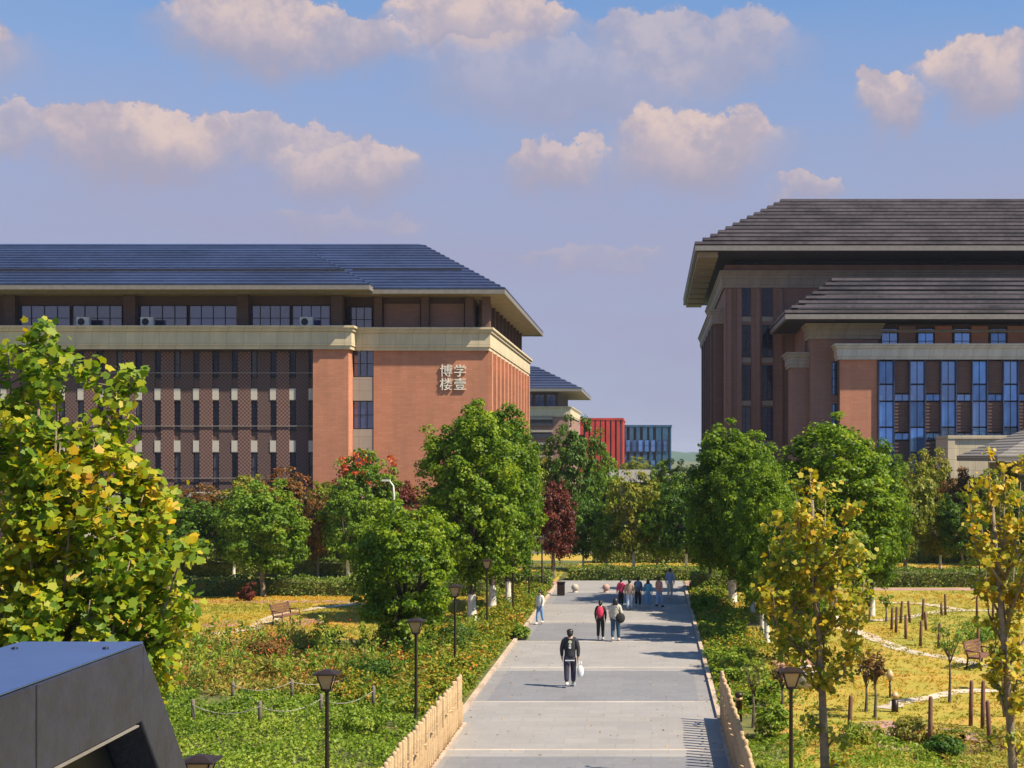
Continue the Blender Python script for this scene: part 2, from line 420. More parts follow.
M['ground'] = ground_mat(); M['lawn'] = lawn_mat(); M['bed'] = bed_mat(); M['paving'] = paving_mat()
M['lane'] = plain('pale_stone_path', (.5, .42, .33), .9, 0, .25, .8)
M['road'] = plain('asphalt', (.09, .085, .085), .9, 0, .2, .5)
M['kerb'] = plain('kerb_stone', (.42, .32, .24), .85, 0, .3, 2)
M['brickpath'] = plain('pinkish_paving', (.34, .2, .17), .9, 0, .25, .7)

def sheet(name, poly, z, m, jag=0, seed=0, step=1.2):
    rnd = random.Random(seed); pts = []
    if jag:
        n = len(poly)
        for i in range(n):
            a, b = Vector(poly[i]), Vector(poly[(i+1) % n]); k = max(1, int((b-a).length / step))
            for t in range(k):
                q = a.lerp(b, t / k); pts.append((q.x + rnd.uniform(-jag, jag), q.y + rnd.uniform(-jag, jag)))
    else: pts = poly
    b = MB(); b.v = [(x, y, z) for x, y in pts]; b.face(range(len(pts)))
    return tag(b.build(name, m), kind='structure')
def ribbon(name, pts, w, z, m, wob=.12, seed=1):
    rnd = random.Random(seed); P = [Vector(p) for p in pts]; Q = []
    for i in range(len(P) - 1):
        for t in range(6):
            u = t / 6; p0 = P[max(i-1, 0)]; p1 = P[i]; p2 = P[i+1]; p3 = P[min(i+2, len(P)-1)]
            Q.append(.5 * (2*p1 + (p2-p0)*u + (2*p0-5*p1+4*p2-p3)*u*u + (3*p1-p0-3*p2+p3)*u**3))
    Q.append(P[-1]); b = MB()
    for i, q in enumerate(Q):
        d = (Q[min(i+1, len(Q)-1)] - Q[max(i-1, 0)]).normalized(); nrm = Vector((-d.y, d.x, 0))
        a = q + nrm * (w/2 + rnd.uniform(-wob, wob)); c = q - nrm * (w/2 + rnd.uniform(-wob, wob))
        b.v += [(a.x, a.y, z), (c.x, c.y, z)]
        if i: k = 2*i; b.face((k-2, k-1, k+1, k))
    return tag(b.build(name, m), kind='structure')

XL, XR = -5.37, 1.86
sheet('ground', [(-900, -60), (900, -60), (900, 6000), (-900, 6000)], 0, M['ground'])
sheet('lawn', [(-60, 56), (-5.6, 56), (-5.6, 92.5), (-60, 92.5)], .004, M['lawn'])
sheet('lawn', [(2.1, 14), (60, 14), (60, 92.5), (2.1, 92.5)], .004, M['lawn'])
sheet('lawn', [(-60, 100), (80, 100), (80, 107), (-60, 107)], .004, M['lawn'])
sheet('lawn', [(-5.0, 84.3), (40, 84.3), (40, 97.5), (-5.0, 97.5)], .006, M['lawn'])
sheet('planting_bed', [(-40, 8), (-5.5, 8), (-5.5, 56), (-16, 57), (-40, 56)], .008, M['bed'], .5, 2)
sheet('planting_bed', [(-7.6, 56), (-5.5, 56), (-5.5, 80), (-7.2, 80)], .008, M['bed'], .2, 3)
sheet('planting_bed', [(2.0, 8), (3.0, 8), (3.4, 40), (3.6, 80), (2.0, 80)], .008, M['bed'], .25, 4)
b = MB(); b.box(XL, XR, -6, 83.5, -.3, .03)
tag(b.build('path', M['paving']), kind='structure')
b = MB(); b.box(XR, XR + .14, 39.5, 80, -.2, .12); tag(b.build('kerb', M['kerb']), kind='structure')
b = MB(); b.box(XL - .14, XL, 39.2, 80, -.2, .12); tag(b.build('kerb', M['kerb']), kind='structure')
sheet('plaza', [(-14, 76.5), (-5.38, 76.5), (-5.38, 83.4), (-14, 83.4)], .014, M['brickpath'])
sheet('path', [(XR + .15, 80.2), (4.3, 80.2), (4.3, 83.4), (XR + .15, 83.4)], .014, M['brickpath'])
sheet('path', [(-60, 70.6), (-9, 71.0), (-9, 72.2), (-60, 72.0)], .012, M['brickpath'])
sheet('path', [(12, 77.6), (60, 77.6), (60, 79.0), (12, 79.0)], .012, M['brickpath'])
sheet('road', [(-200, 107.2), (-6, 107.2), (-6, 109), (-200, 109)], .012, M['road'])
sheet('road', [(-6, 107.2), (200, 107.2), (200, 118), (-6, 118)], .012, M['road'])
for k, (pl, w) in enumerate([
    ([(838,628),(858,632),(885,643),(915,653),(950,658),(985,666),(1040,672)], .62),
    ([(884,709),(905,702),(930,698),(960,692),(1030,690)], .6),
    ([(820,622),(870,621),(905,618),(950,611),(1040,612)], .55),
    ([(880,603),(920,604),(960,610)], .6),
    ([(150,635),(215,634),(250,628),(275,618),(300,611),(360,604)], .8),
    ([(160,634),(200,636),(230,633),(262,628)], .5)]):
    ribbon('path', [gd(*p) for p in pl], w, .016 + .004*k, M['lane'], .1, k)
for (x, y, r) in [(300, 622, 1.2), (222, 624, 1.0), (395, 657, .8), (749, 626, .9), (792, 664, 1.0), (905, 735, 1.6), (960, 742, 1.2)]:
    c = gd(x, y); rnd = random.Random(x)
    sheet('bare_soil', [(c.x + r*math.cos(a/18*6.283)*rnd.uniform(.8, 1.1), c.y + r*1.3*math.sin(a/18*6.283)*rnd.uniform(.8, 1.1)) for a in range(18)], .012, M['brickpath'])
M['hill'] = foliage('far_wooded_hill', [(0, (.03, .07, .03)), (1, (.06, .11, .04))], 0, .01)
b = MB(); rnd = random.Random(5); nx, ny = 90, 8
for j in range(ny + 1):
    for i in range(nx + 1):
        x = -700 + 1400*i/nx; y = 2300 + 70*j
        h = math.sin(math.pi*min(j, ny)/ny) * (14 + 7*math.sin(x*.013) + 4*math.sin(x*.041 + 1) + rnd.uniform(-1.2, 1.2))
        b.v.append((x, y, h - 1))
for j in range(ny):
    for i in range(nx): k = j*(nx+1)+i; b.face((k, k+1, k+nx+2, k+nx+1), True)
tag(b.build('hill', M['hill']), kind='structure')

# thin air of a clear hazy day
hm = bpy.data.materials.new('haze'); hm.use_nodes = True; hn = hm.node_tree; hn.nodes.clear()
pv = hn.nodes.new('ShaderNodeVolumePrincipled'); pv.inputs['Density'].default_value = .00011; pv.inputs['Color'].default_value = (.72, .82, 1, 1); pv.inputs['Anisotropy'].default_value = .1
ho = hn.nodes.new('ShaderNodeOutputMaterial'); hn.links.new(pv.outputs[0], ho.inputs['Volume'])
b = MB(); b.box(-950, 950, -70, 6100, -3, 60); tag(b.build('haze', hm), kind='stuff')

# ------------------------------------------------------------------ building pieces
_wm = {}
def window(parent, x, y, z0, w, h, cols=1, rows=1, glass='win', face='front', depth=.14, fr=.05):
    """a framed window whose outer face looks towards -Y (front) or -X / +X (sides)"""
    key = (round(w, 2), round(h, 2), cols, rows, glass)
    if key not in _wm:
        a = MB(); f = fr
        a.box(0, w, 0, depth, 0, f); a.box(0, w, 0, depth, h-f, h); a.box(0, f, .002, depth-.002, f, h-f); a.box(w-f, w, .002, depth-.002, f, h-f)
        for i in range(1, cols): a.box(w*i/cols - f/2, w*i/cols + f/2, .012, depth-.01, f, h-f)
        for i in range(1, rows):
            z = h * (i/rows if rows < 3 else i/rows); a.box(f, w-f, .02, depth-.02, z-f/2, z+f/2)
        p = MB(); p.box(f*.9, w-f*.9, depth*.55, depth*.7, f*.9, h-f*.9)
        _wm[key] = (a.mesh('window', M['dark_metal']), p.mesh('pane', M[glass]))
    fm, pm = _wm[key]
    rz = {'front': 0, 'right': R(90), 'left': R(-90)}[face]
    o = link('window', fm, parent, (x, y, z0), rz); link('pane', pm, o)
    return o
def slat_roof(parent, eave, ridge, ze, zr, n, w, th, m, drop=.12, step=False, under='roof_under', fascia='fascia', fh=.4, name='roof', soffit='soffit'):
    """hipped roof: a dark frustum under n mitred rings of slats"""
    L = lambda a, b, t: a + (b-a)*t
    u = MB(); u.frus((eave[0]+.05, eave[1]-.05, eave[2]+.05, eave[3]-.05, ze - .02), (*ridge, zr - drop))
    o = u.build(name, M[under], parent)
    s_ = MB()
    for k in range(n):
        t = k / n; r = [L(eave[i], ridge[i], t) for i in range(4)]
        z = L(ze, zr, t)
        rise = 0 if step else (zr-ze)/n*.72
        s_.ring(r, w, z + (.1 if step else -.02), z + (.1 if step else 0) + th, rise)
    k = s_.build('roof_slats', m, o)
    f = MB(); e = eave
    f.band([(e[0]+.02, e[2]+.02), (e[1]-.02, e[2]+.02), (e[1]-.02, e[3]-.02), (e[0]+.02, e[3]-.02)], [(0, ze-fh), (0, ze-.03), (-.25, ze-.03), (-.25, ze-fh)])
    f.build('fascia', M[fascia], o)
    f = MB(); f.box(e[0]+.26, e[1]-.26, e[2]+.26, e[3]-.26, ze-fh+.06, ze-.05); f.build('soffit', M[soffit], o)
    return o
def ccw(x0, x1, y0, y1): return [(x0, y0), (x1, y0), (x1, y1), (x0, y1)]
CORN = lambda z0, z1: [(0, z0), (.22, z0), (.22, z0+.25), (.3, z0+.28), (.3, z1-.5), (.42, z1-.4), (.42, z1-.22), (.55, z1-.16), (.55, z1), (-.1, z1)]

# ---- left teaching hall
Lh = empty('teaching_hall', (-30, 110, 0), 0, 'long salmon brick teaching hall with four raised characters under a blue hipped roof', 'building')
_o = Lh
def P_(b, name, m, parent=None):
    """build in world coordinates under a parent that stands elsewhere"""
    par = parent or _o
    o = b.build(name, m, par)
    w = Vector((0, 0, 0)); q = par
    while q: w += Vector(q.location); q = q.parent
    o.location = -w
    return o
# all walls etc. are modelled in world coordinates
Lh.location = (0, 0, 0)
poly = [(-75, 110.6), (-26.2, 110.6), (-26.2, 108.5), (-23.45, 108.5), (-23.45, 110.35), (-21.8, 110.35), (-21.8, 110), (-12.9, 110), (-12.9, 145.5), (-75, 145.5)]
b = MB(); b.prism(poly, 0, 15.9); b.build('wall', M['salmon'], Lh)
b = MB(); b.box(-74.5, -26.25, 109.3, 110.55, 0, 15.85); b.build('lattice_wall', M['brown'], Lh)
cpoly = [(-75, 108.5), (-23.45, 108.5), (-23.45, 110), (-12.9, 110), (-12.9, 145.5), (-75, 145.5)]
b = MB(); b.band(cpoly, CORN(15.75, 17.55)); b.build('cornice', M['stone'], Lh)
b = MB(); b.prism([(-74.9, 108.6), (-23.55, 108.6), (-23.55, 110.1), (-13, 110.1), (-13, 145.4), (-74.9, 145.4)], 15.92, 16.6); b.build('terrace', M['stone_grey'], Lh)
period = 1.5; x0 = -26.2; panels = []
lat = MB(); lat.box(0, 1.0, 0, .22, .3, 15.6); latm = lat.mesh('lattice_panel', M['lattice'])
lat = MB(); lat.box(0, 1.0, 0, .16, .3, 15.6); latm2 = lat.mesh('lattice_panel', M['lattice2'])
blk = MB(); blk.box(0, .5, 0, .2, -.05, .85); blkm = blk.mesh('stone_block', M['stone_white'])
rails = MB(); i = 0
rows = [(zz(378, 109.3), zz(351, 109.3)), (zz(431, 109.3), zz(401, 109.3)), (zz(483, 109.3), zz(453, 109.3)), (zz(533, 109.3), zz(505, 109.3))]
while x0 - period*(i+1) > -57:
    xa = x0 - period*(i+1)
    link('lattice_panel', latm if i % 2 else latm2, Lh, (xa + .02, 109.08 if i % 2 else 109.14, 0))
    for r, (z0, z1) in enumerate(rows[:3]): window(Lh, xa + 1.03, 109.17, z0, .45, z1-z0, 1, 2, 'win_dark')
    for z in (zz(399.5, 109.3), zz(451.5, 109.3)): link('stone_block', blkm, Lh, (xa + 1.0, 109.1, z))
    i += 1
for r, (z0, z1) in enumerate(rows):
    b = MB(); b.box(-57, -26.3, 109.22, 109.29, z0 - .9, z0 - .05); b.build('spandrel', M['dark_brown'], Lh)
    b = MB(); b.box(-57, -26.3, 109.0, 109.05, z0 + .35, z0 + .42); b.build('rail', M['fascia'], Lh)
# window strip beside the pier
for (p0, p1) in ((350.5, 377), (401, 429), (454, 482)):
    z0, z1 = zz(p1, 110.3), zz(p0, 110.3); window(Lh, -23.42, 110.16, z0, 1.6, z1-z0, 3, 2)
for (p0, p1) in ((377, 401), (429, 454), (482, 506)):
    b = MB(); b.box(-23.43, -21.82, 110.05, 110.34, zz(p1, 110.3)+.02, zz(p0, 110.3)-.02); b.build('stone_panel', M['stone_grey'], Lh)
# right side: fins and narrow glazing
for k in range(12):
    y = 110.0 + 3.05*k
    b = MB(); b.box(-12.88, -12.5, y + .05, y + .95, 0, 15.7); b.build('fin', M['salmon'], Lh)
    if k < 11:
        b = MB(); b.box(-12.88, -12.62, y + .95, y + 1.25, 0, 15.7); b.build('fin_edge', M['stone'], Lh)
        for z0 in (3.2, 7.3, 11.4): window(Lh, -12.74, y + 1.35, z0, 1.55, 2.9, 2, 2, face='right')
# top storey
b = MB(); b.box(-74, -24.4, 110.5, 140, 16.55, 20.35); b.box(-24.3, -16.4, 111.6, 140, 16.55, 20.35); b.box(-16.38, -14.3, 111.62, 112.45, 16.55, 20.34); b.build('top_storey_wall', M['dark_brown'], Lh)
for xa, xb in ((18, 70), (72, 122), (137, 187), (189, 237), (250, 290), (292, 330), (-60, -4)):
    x1, x2 = xx(xa, 110.3), xx(xb, 110.3); window(Lh, x1, 110.32, 17.35, x2-x1, 2.0, 4, 2)
window(Lh, xx(348, 111.4), 111.42, 17.35, xx(372, 111.4)-xx(348, 111.4), 2.0, 3, 2)
for p in (10, 130, 243, 337): 
    b = MB(); x = xx(p, 109.9); b.box(x-.45, x+.45, 109.75, 110.5, 16.6, 20.3); b.build('column', M['dark_brown'], Lh)
for p in (378, 425, 469, 486):
    b = MB(); x = xx(p, 111.0); b.box(x-.3, x+.3, 110.9, 111.65, 16.6, 20.3); b.build('column', M['brown'], Lh)
for p0, p1 in ((384, 420), (430, 464)):
    b = MB(); b.box(xx(p0, 111.4), xx(p1, 111.4), 111.45, 111.62, 17.0, 19.6); b.build('brick_infill', M['brown_mid'], Lh)
for k in range(11):
    b = MB(); y = 113.5 + 3.05*k; b.box(-13.9, -13.3, y-.25, y+.25, 16.6, 20.3); b.build('column', M['dark_brown'], Lh)
    if k < 10: window(Lh, -14.0, y + .35, 16.7, 2.3, 3.0, 2, 2, face='right')
b = MB(); b.box(-16.35, -14.25, 112.5, 140, 16.6, 20.34); b.build('top_storey_side', M['dark_brown'], Lh)
slat_roof(Lh, (-80, -11.3, 108.4, 147), (-80, -19.9, 121.5, 134), 20.45, 25.9, 17, .82, .09, M['roof_blue'], drop=.14)
slat_roof(Lh, (-81, -21.5, 106.9, 128), (-81, -29.3, 118.2, 122), 20.6, 25.0, 14, .86, .09, M['roof_blue'], drop=.14)
b = MB(); b.box(-75, -24.2, 110.55, 110.85, 22.02, 22.27); b.box(-24.1, -15.3, 113.05, 113.35, 22.42, 22.66)
b.build('roof_joint', M['roof_under'], Lh)
# raised characters on the wall
tm = plain('cream_lettering', (.75, .72, .62), .5)
for ch, px, py in (('博', 439.5, 375.5), ('学', 453.5, 375.5), ('楼', 439.5, 389), ('壹', 453.5, 389)):
    cu = bpy.data.curves.new('character', 'FONT'); cu.body = ch; cu.size = 1.02; cu.extrude = .05; cu.offset = .004
    to = bpy.data.objects.new('tmp', cu); COL.objects.link(to); bpy.context.view_layer.update()
    me = bpy.data.meshes.new_from_object(to); bpy.data.objects.remove(to); me.materials.clear(); me.materials.append(tm)
    o = link('character', me, Lh, (xx(px, 109.9), 109.92, zz(py, 109.9))); o.rotation_euler = (R(90), 0, 0)
# air conditioners on the cornice
acm = plain('off_white_casing', (.6, .58, .54), .5)
def ac(px, label):
    x = xx(px, 109.2)
    t = empty('air_conditioner', (x, 109.15, 17.0), 0, label, 'air conditioner', 'air conditioners on the cornice of the teaching hall')
    b = MB(); b.box(-.5, .5, -.2, .2, .56, 1.3); b.build('casing', acm, t, bevel=.02)
    b = MB(); b.lathe([(.27, 0), (.27, .03), (.2, .05)], 20); o = b.build('fan_grille', M['dark_metal'], t, (-.12, -.2, .93)); o.rotation_euler = (R(90), 0, 0)
    b = MB(); b.box(-.42, -.36, -.15, .15, -.4, .57); b.box(.36, .42, -.15, .15, -.4, .57); b.build('bracket', M['dark_metal'], t)
ac(84, 'air conditioner unit before the left windows of the top storey, above the yellow plane tree')
ac(148, 'air conditioner unit on the cornice beside the second top storey column')
ac(307, 'air conditioner unit on the cornice nearest the salmon brick pier')

# ---- second hall farther down the path on the left
B2 = empty('far_teaching_hall', (0, 0, 0), 0, 'smaller distant hall with blue hipped roof behind the brick teaching hall', 'building')
b = MB(); b.box(-70, -16.2, 277, 315, 0, 16); b.build('wall', M['brown_mid'], B2)
b = MB(); b.band(ccw(-70, -16.2, 277, 315), CORN(15.4, 17.4)); b.build('cornice', M['stone'], B2)
for k in range(6):
    b = MB(); b.box(-60, -19.4, 276.4, 276.9, 1 + 2.5*k, 2.1 + 2.5*k); b.build('dark_louvre', M['roof_under'], B2)
    b = MB(); b.box(-60, -19.5, 276.3, 276.95, 2.3 + 2.5*k, 2.75 + 2.5*k); b.build('sill_band', M['stone_grey'], B2)
b = MB(); b.box(-68, -18.5, 279, 312, 16.2, 20.6); b.build('top_storey_wall', M['dark_brown'], B2)
for k in range(5): window(B2, -30 + 2.3*k, 278.8, 17.2, 1.8, 2.6, 2, 2)
slat_roof(B2, (-75, -13.6, 274.6, 318), (-75, -24.0, 288, 305), 20.9, 26.2, 9, 1.7, .14, M['roof_blue'], fh=.6)

# ---- distant red and blue louvred buildings
def louvre_block(name, px0, px1, pyt, Y, D, fm, wm, label, step):
    x0, x1, zt = xx(px0, Y), xx(px1, Y), zz(pyt, Y)
    e = empty(name, (0, 0, 0), 0, label, 'building')
    b = MB(); b.box(x0, x1, Y, Y + D, 0, zt - .5); b.build('wall', wm, e)
    b = MB(); x = x0; rnd = random.Random(int(px0))
    while x < x1 - .5:
        w = step * rnd.uniform(.55, .8); b.box(x, min(x + w, x1), Y - .5, Y - .05, .3, zt - .3); x += step
    b.build('louvres', fm, e)
    b = MB()
    for y in np.arange(Y + 1, Y + D, step): b.box(x1 + .05, x1 + .4, y, y + step*.6, .3, zt - .3)
    b.build('side_louvres', fm, e)
    b = MB(); b.band(ccw(x0, x1, Y, Y + D), [(0, zt-.6), (.6, zt-.6), (.6, zt), (-.3, zt), (-.3, zt-.6)]); b.build('parapet', fm, e)
    return e
louvre_block('red_block', 580, 621.5, 418, 400, 30, M['red_fin'], M['roof_under'], 'distant red building with vertical louvres left of the blue one', 1.5)
e = louvre_block('blue_block', 623, 670, 425, 424, 40, M['blue_fin'], M['dark_metal'], 'distant blue glass building with vertical fins beside the red one', 2.0)
for k in range(7):
    for r in range(2): window(e, -7.6 + 1.9*k, 423.2, 3 + 6*r, 1.3, 3.6, 1, 2, 'win_blue')
e = empty('low_roofed_building', (0, 0, 0), 0, 'low pale building among treetops below the red and blue blocks', 'building')
b = MB(); b.box(-8, 3.5, 190, 205, 0, 3.9); b.build('wall', M['stone_grey'], e)
b = MB(); b.frus((-8.8, 4.3, 189.2, 206, 4.0), (-6, 1.5, 196, 199, 5.6)); b.build('roof', M['fascia'], e)
for k in range(4): window(e, -7 + 2.5*k, 189.9, 1.2, 1.5, 1.4, 2, 1)

# ---- right great hall
RB = empty('library_building', (0, 0, 0), 0, 'large brown library with two tiers of stepped slatted roofs on the right', 'building')
YM = 140.0
xl = xx(725, YM)
b = MB(); b.box(xl, 75, YM, 178, 0, 26.6); b.build('wall', M['brown_mid'], RB)
b = MB(); b.box(xl - .02 - 0.9, xl - .05, 143, 176, 0, 21.4); b.build('side_wall', M['brown'], RB)
b = MB(); b.band([(xl - .95, 142.9), (xl + .0, 142.9), (xl + .0, 176.1), (xl - .95, 176.1)], CORN(21.0, 22.4)); b.build('side_cornice', M['stone_grey'], RB)
b = MB(); b.band(ccw(xl, 75, YM, 178), CORN(24.3, 26.0)); b.build('cornice', M['stone_grey'], RB)
b = MB(); b.box(xl + 1.2, 74, YM + 1.2, 176, 26.5, 28.2); b.build('attic_wall', M['roof_under'], RB)
fl = [(390, 356), (427, 392), (0, 0)]
for c, (p0, p1) in enumerate(((740.5, 750.5), (762, 772.5))):
    for r, (q0, q1) in enumerate(((287, 316), (325, 357), (365, 400), (407, 440), (448, 480))):
        x1, x2 = xx(p0, YM), xx(p1, YM); z0, z1 = zz(q1, YM), zz(q0, YM)
        window(RB, x1, YM - .1, z0, x2-x1, z1-z0, 2, 4, 'win_navy')
        b = MB(); b.box(x1 - .02, x2 + .02, YM - .12, YM - .02, z0 - .55, z0 - .1); b.build('spandrel', M['stone_grey'], RB)
for p in (727, 737, 755.5, 778):
    b = MB(); x = xx(p, YM); b.box(x, x + .45, YM - .3, YM - .01, 0, 24.2); b.build('pilaster', M['brown_mid'], RB)
for k in range(5):
    b = MB(); y = 145 + 6.5*k; b.box(xl - 1.2, xl - .96, y, y + 1.4, 0, 21.0); b.build('side_pilaster', M['brown'], RB)
XE = xx(698, 133.5)
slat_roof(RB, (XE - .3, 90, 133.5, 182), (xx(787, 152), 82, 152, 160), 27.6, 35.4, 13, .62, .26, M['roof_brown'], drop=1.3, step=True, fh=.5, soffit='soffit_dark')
# soffit ribs under the big eave
for k in range(9):
    b = MB(); y = 134.6 + 5.2*k; b.box(XE + .02, xl - .95, y, y + 3.6, 26.6, 27.12); b.build('eave_rib', M['soffit'], RB)
# middle block under the second roof
YB = 130.0
xb = xx(805, YB)
b = MB(); b.box(xb, 74, YB, YM - .4, 0, 19.6); b.build('middle_wall', M['brown_mid'], RB)
b = MB(); b.box(xx(811, 127), xx(878, 127) , 127, 129.9, 0, 19.0); b.build('pier', M['brown_mid'], RB)
b = MB(); b.band(ccw(xx(811, 127), xx(878, 127), 127, 129.9), CORN(18.1, 19.5)); b.build('pier_cornice', M['stone_grey'], RB)
b = MB(); b.box(xx(792, 128.5), xx(809, 128.5), 128.5, 132, 0, 16.6); b.build('pier', M['brown_mid'], RB)
b = MB(); b.band(ccw(xx(792, 128.5), xx(809, 128.5), 128.5, 132), CORN(15.6, 17.0)); b.build('pier_cornice', M['stone_grey'], RB)
for q0, q1 in ((362, 395), (404, 438), (446, 480)):
    z0, z1 = zz(q1, 126.9), zz(q0, 126.9); window(RB, xx(832, 126.9), 126.86, z0, .75, z1-z0, 1, 4, 'win_blue')
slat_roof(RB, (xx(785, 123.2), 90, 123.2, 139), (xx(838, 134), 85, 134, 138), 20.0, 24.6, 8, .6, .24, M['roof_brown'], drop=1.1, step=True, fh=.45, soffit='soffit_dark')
# upper windows between roof and podium
b = MB(); b.box(20.6, 74, 127.6, 129.95, 16.5, 19.5); b.build('recessed_wall', M['dark_brown'], RB)
for k in range(9):
    x = 20.9 + 3.3*k
    b = MB(); b.box(x + 1.6, x + 3.1, 127.1, 127.55, 16.6, 19.3); b.build('brick_pier', M['salmon' if k else 'brown_mid'], RB)
    window(RB, x + .1, 127.45, 16.8, 1.45, 2.3, 2, 2, 'win_blue')
    b = MB(); b.box(x - .05, x + 3.25, 127.0, 127.06, 18.7, 18.95); b.build('header_band', M['stone_grey'], RB)
# podium with curtain wall
YC = 125.0; xc0, xc1 = xx(840, YC), xx(877.5, YC)
b = MB(); b.box(xc0, 74, YC + .6, 127.5, 0, 16.55); b.build('podium_wall', M['dark_brown'], RB)
b = MB(); b.box(xc0, xc1, YC, YC + .58, 0, 16.4); b.build('salmon_pier', M['salmon'], RB)
b = MB(); b.box(xc0 - .1, 74, YC - .1, 127.4, 16.2, 16.56); b.build('podium_slab', M['stone_grey'], RB)
b = MB(); b.band(ccw(xc0, 74, YC, 127.5), CORN(16.1, 17.5)); b.build('podium_cornice', M['stone_white'], RB)
xp = xc1 + .1; k = 0
while xp < 40:
    wv_ = 1.34
    for q0, q1 in ((361, 384), (384.5, 401), (401.5, 427), (427.5, 452), (452.5, 482)):
        z0, z1 = zz(q1, YC), zz(q0, YC); window(RB, xp, YC + .05, z0, wv_, z1-z0, 2, 1, 'win_blue')
    for q0, q1 in ((361, 393), (402, 432), (441, 475)):
        z0, z1 = zz(q1, YC), zz(q0, YC)
        b = MB(); b.box(xp + wv_ + .12, xp + 2.72, YC + .2, YC + .55, z0, z1)
        for s_ in range(9): b.box(xp + wv_ + .12, xp + 2.72, YC + .12, YC + .2, z0 + (z1-z0)*s_/9 + .05, z0 + (z1-z0)*s_/9 + .17)
        b.build('louvred_panel', M['brown'], RB)
    for q0, q1 in ((394, 401), (433, 440)):
        z0, z1 = zz(q1, YC), zz(q0, YC); window(RB, xp + wv_ + .1, YC + .1, z0, 1.38, z1-z0, 2, 1, 'win_blue')
    b = MB()
    for q in (0, wv_ + .02): b.box(xp + q - .06, xp + q + .04, YC - .22, YC + .3, 0, 16.1)
    b.build('mullion_fin', M['roof_blue'], RB)
    xp += 2.78
# beige portal and low pavilion on the far right
e = empty('entrance_portal', (0, 0, 0), 0, 'plain beige stone portal in front of the blue curtain wall', 'portal')
b = MB(); b.prism([(xx(948, 116), 116), (xx(955, 116), 116), (xx(955, 116), 121), (xx(948, 116), 121)], 0, 8.9); b.build('side_pier', M['stone'], e)
b = MB(); b.box(xx(948, 116) - .02, xx(1040, 116), 115.95, 121.05, 8.92, 9.2); b.box(xx(955, 116)+.02, xx(1040, 116), 116.1, 120.9, 5.6, 8.9); b.build('lintel', M['stone'], e)
b = MB(); b.box(xx(1028, 116), xx(1040, 116), 116, 121, 0, 5.58); b.build('side_pier', M['stone'], e)
b = MB(); b.box(xx(960, 118), xx(1026, 118), 119.5, 119.8, 0, 5.5); b.build('doorway', M['win'], e)
e = empty('pavilion', (0, 0, 0), 0, 'low pavilion with grey blue tiled roof behind the yellow trees', 'pavilion')
b = MB(); b.box(26, 44, 99, 108, 0, 7.0); b.build('wall', M['stone_white'], e)
slat_roof(e, (24.0, 46, 97, 110), (30.5, 40, 102.5, 104.5), 7.4, 10.4, 14, .42, .1, M['fascia'], drop=.12, fh=.3)
for k in range(4): window(e, 27 + 2.6*k, 98.9, 3.6, 1.8, 2.2, 2, 2)
e = empty('garden_wall', (0, 0, 0), 0, 'long low white garden wall in front of the brick teaching hall', 'wall')
b = MB(); b.box(-46, -23.8, 105.2, 105.5, 0, 4.3); b.build('panel', M['stone_white'], e)
b = MB(); b.box(-46.1, -23.7, 105.05, 105.65, 4.3, 4.75); b.build('coping', M['stone_white'], e)
for k in range(8): b = MB(); x = -46 + 3.17*k; b.box(x-.2, x+.2, 104.95, 105.18, 0, 4.28); b.build('post', M['stone_grey'], e)

# ------------------------------------------------------------------ vegetation
def fast_mesh(name, verts, nper, m):
    """verts (N*nper,3): N separate faces of nper corners"""
    n = len(verts) // nper
    me = bpy.data.meshes.new(name)
    me.vertices.add(len(verts)); me.vertices.foreach_set('co', np.asarray(verts, dtype=np.float32).ravel())
    me.loops.add(len(verts)); me.loops.foreach_set('vertex_index', np.arange(len(verts), dtype=np.int32))
    me.polygons.add(n); me.polygons.foreach_set('loop_start', np.arange(n, dtype=np.int32) * nper)
    me.polygons.foreach_set('loop_total', np.full(n, nper, dtype=np.int32))
    me.materials.append(m); me.update(calc_edges=True); return me
QUAD = np.array([(-.5, 0, .0), (0, -.32, .07), (.5, 0, -.06), (0, .32, .07)])
LANCE = np.array([(-.5, 0, 0), (0, -.17, .04), (.5, 0, -.05), (0, .17, .04)])
def lobed():
    pts = []
    for k, (a, r) in enumerate([(-90,.32),(-55,.38),(-32,.46),(-8,.36),(18,.54),(44,.38),(90,.6),(136,.38),(162,.54),(188,.36),(212,.46),(235,.38)]):
        pts.append((r*math.cos(R(a)), r*math.sin(R(a)), -.22*(r*math.cos(R(a)))**2*1.5))
    return np.array(pts)
LOBED = lobed()
def leaves(rng, C, N, size, tmpl, tilt=.6):
    """C (n,3) centres, N (n,3) preferred normals -> corners"""
    n = len(C)
    d = N + rng.normal(0, tilt, (n, 3)); d /= np.linalg.norm(d, axis=1)[:, None] + 1e-9
    a = np.cross(d, rng.normal(0, 1, (n, 3))); a /= np.linalg.norm(a, axis=1)[:, None] + 1e-9
    b = np.cross(d, a); s = size * rng.uniform(.65, 1.3, n)
    T = tmpl
    v = C[:, None, :] + s[:, None, None] * (T[None, :, 0, None]*a[:, None, :] + T[None, :, 1, None]*b[:, None, :] + T[None, :, 2, None]*d[:, None, :])
    return v.reshape(-1, 3)
def unit(rng, n):
    d = rng.normal(0, 1, (n, 3)); return d / np.linalg.norm(d, axis=1)[:, None]
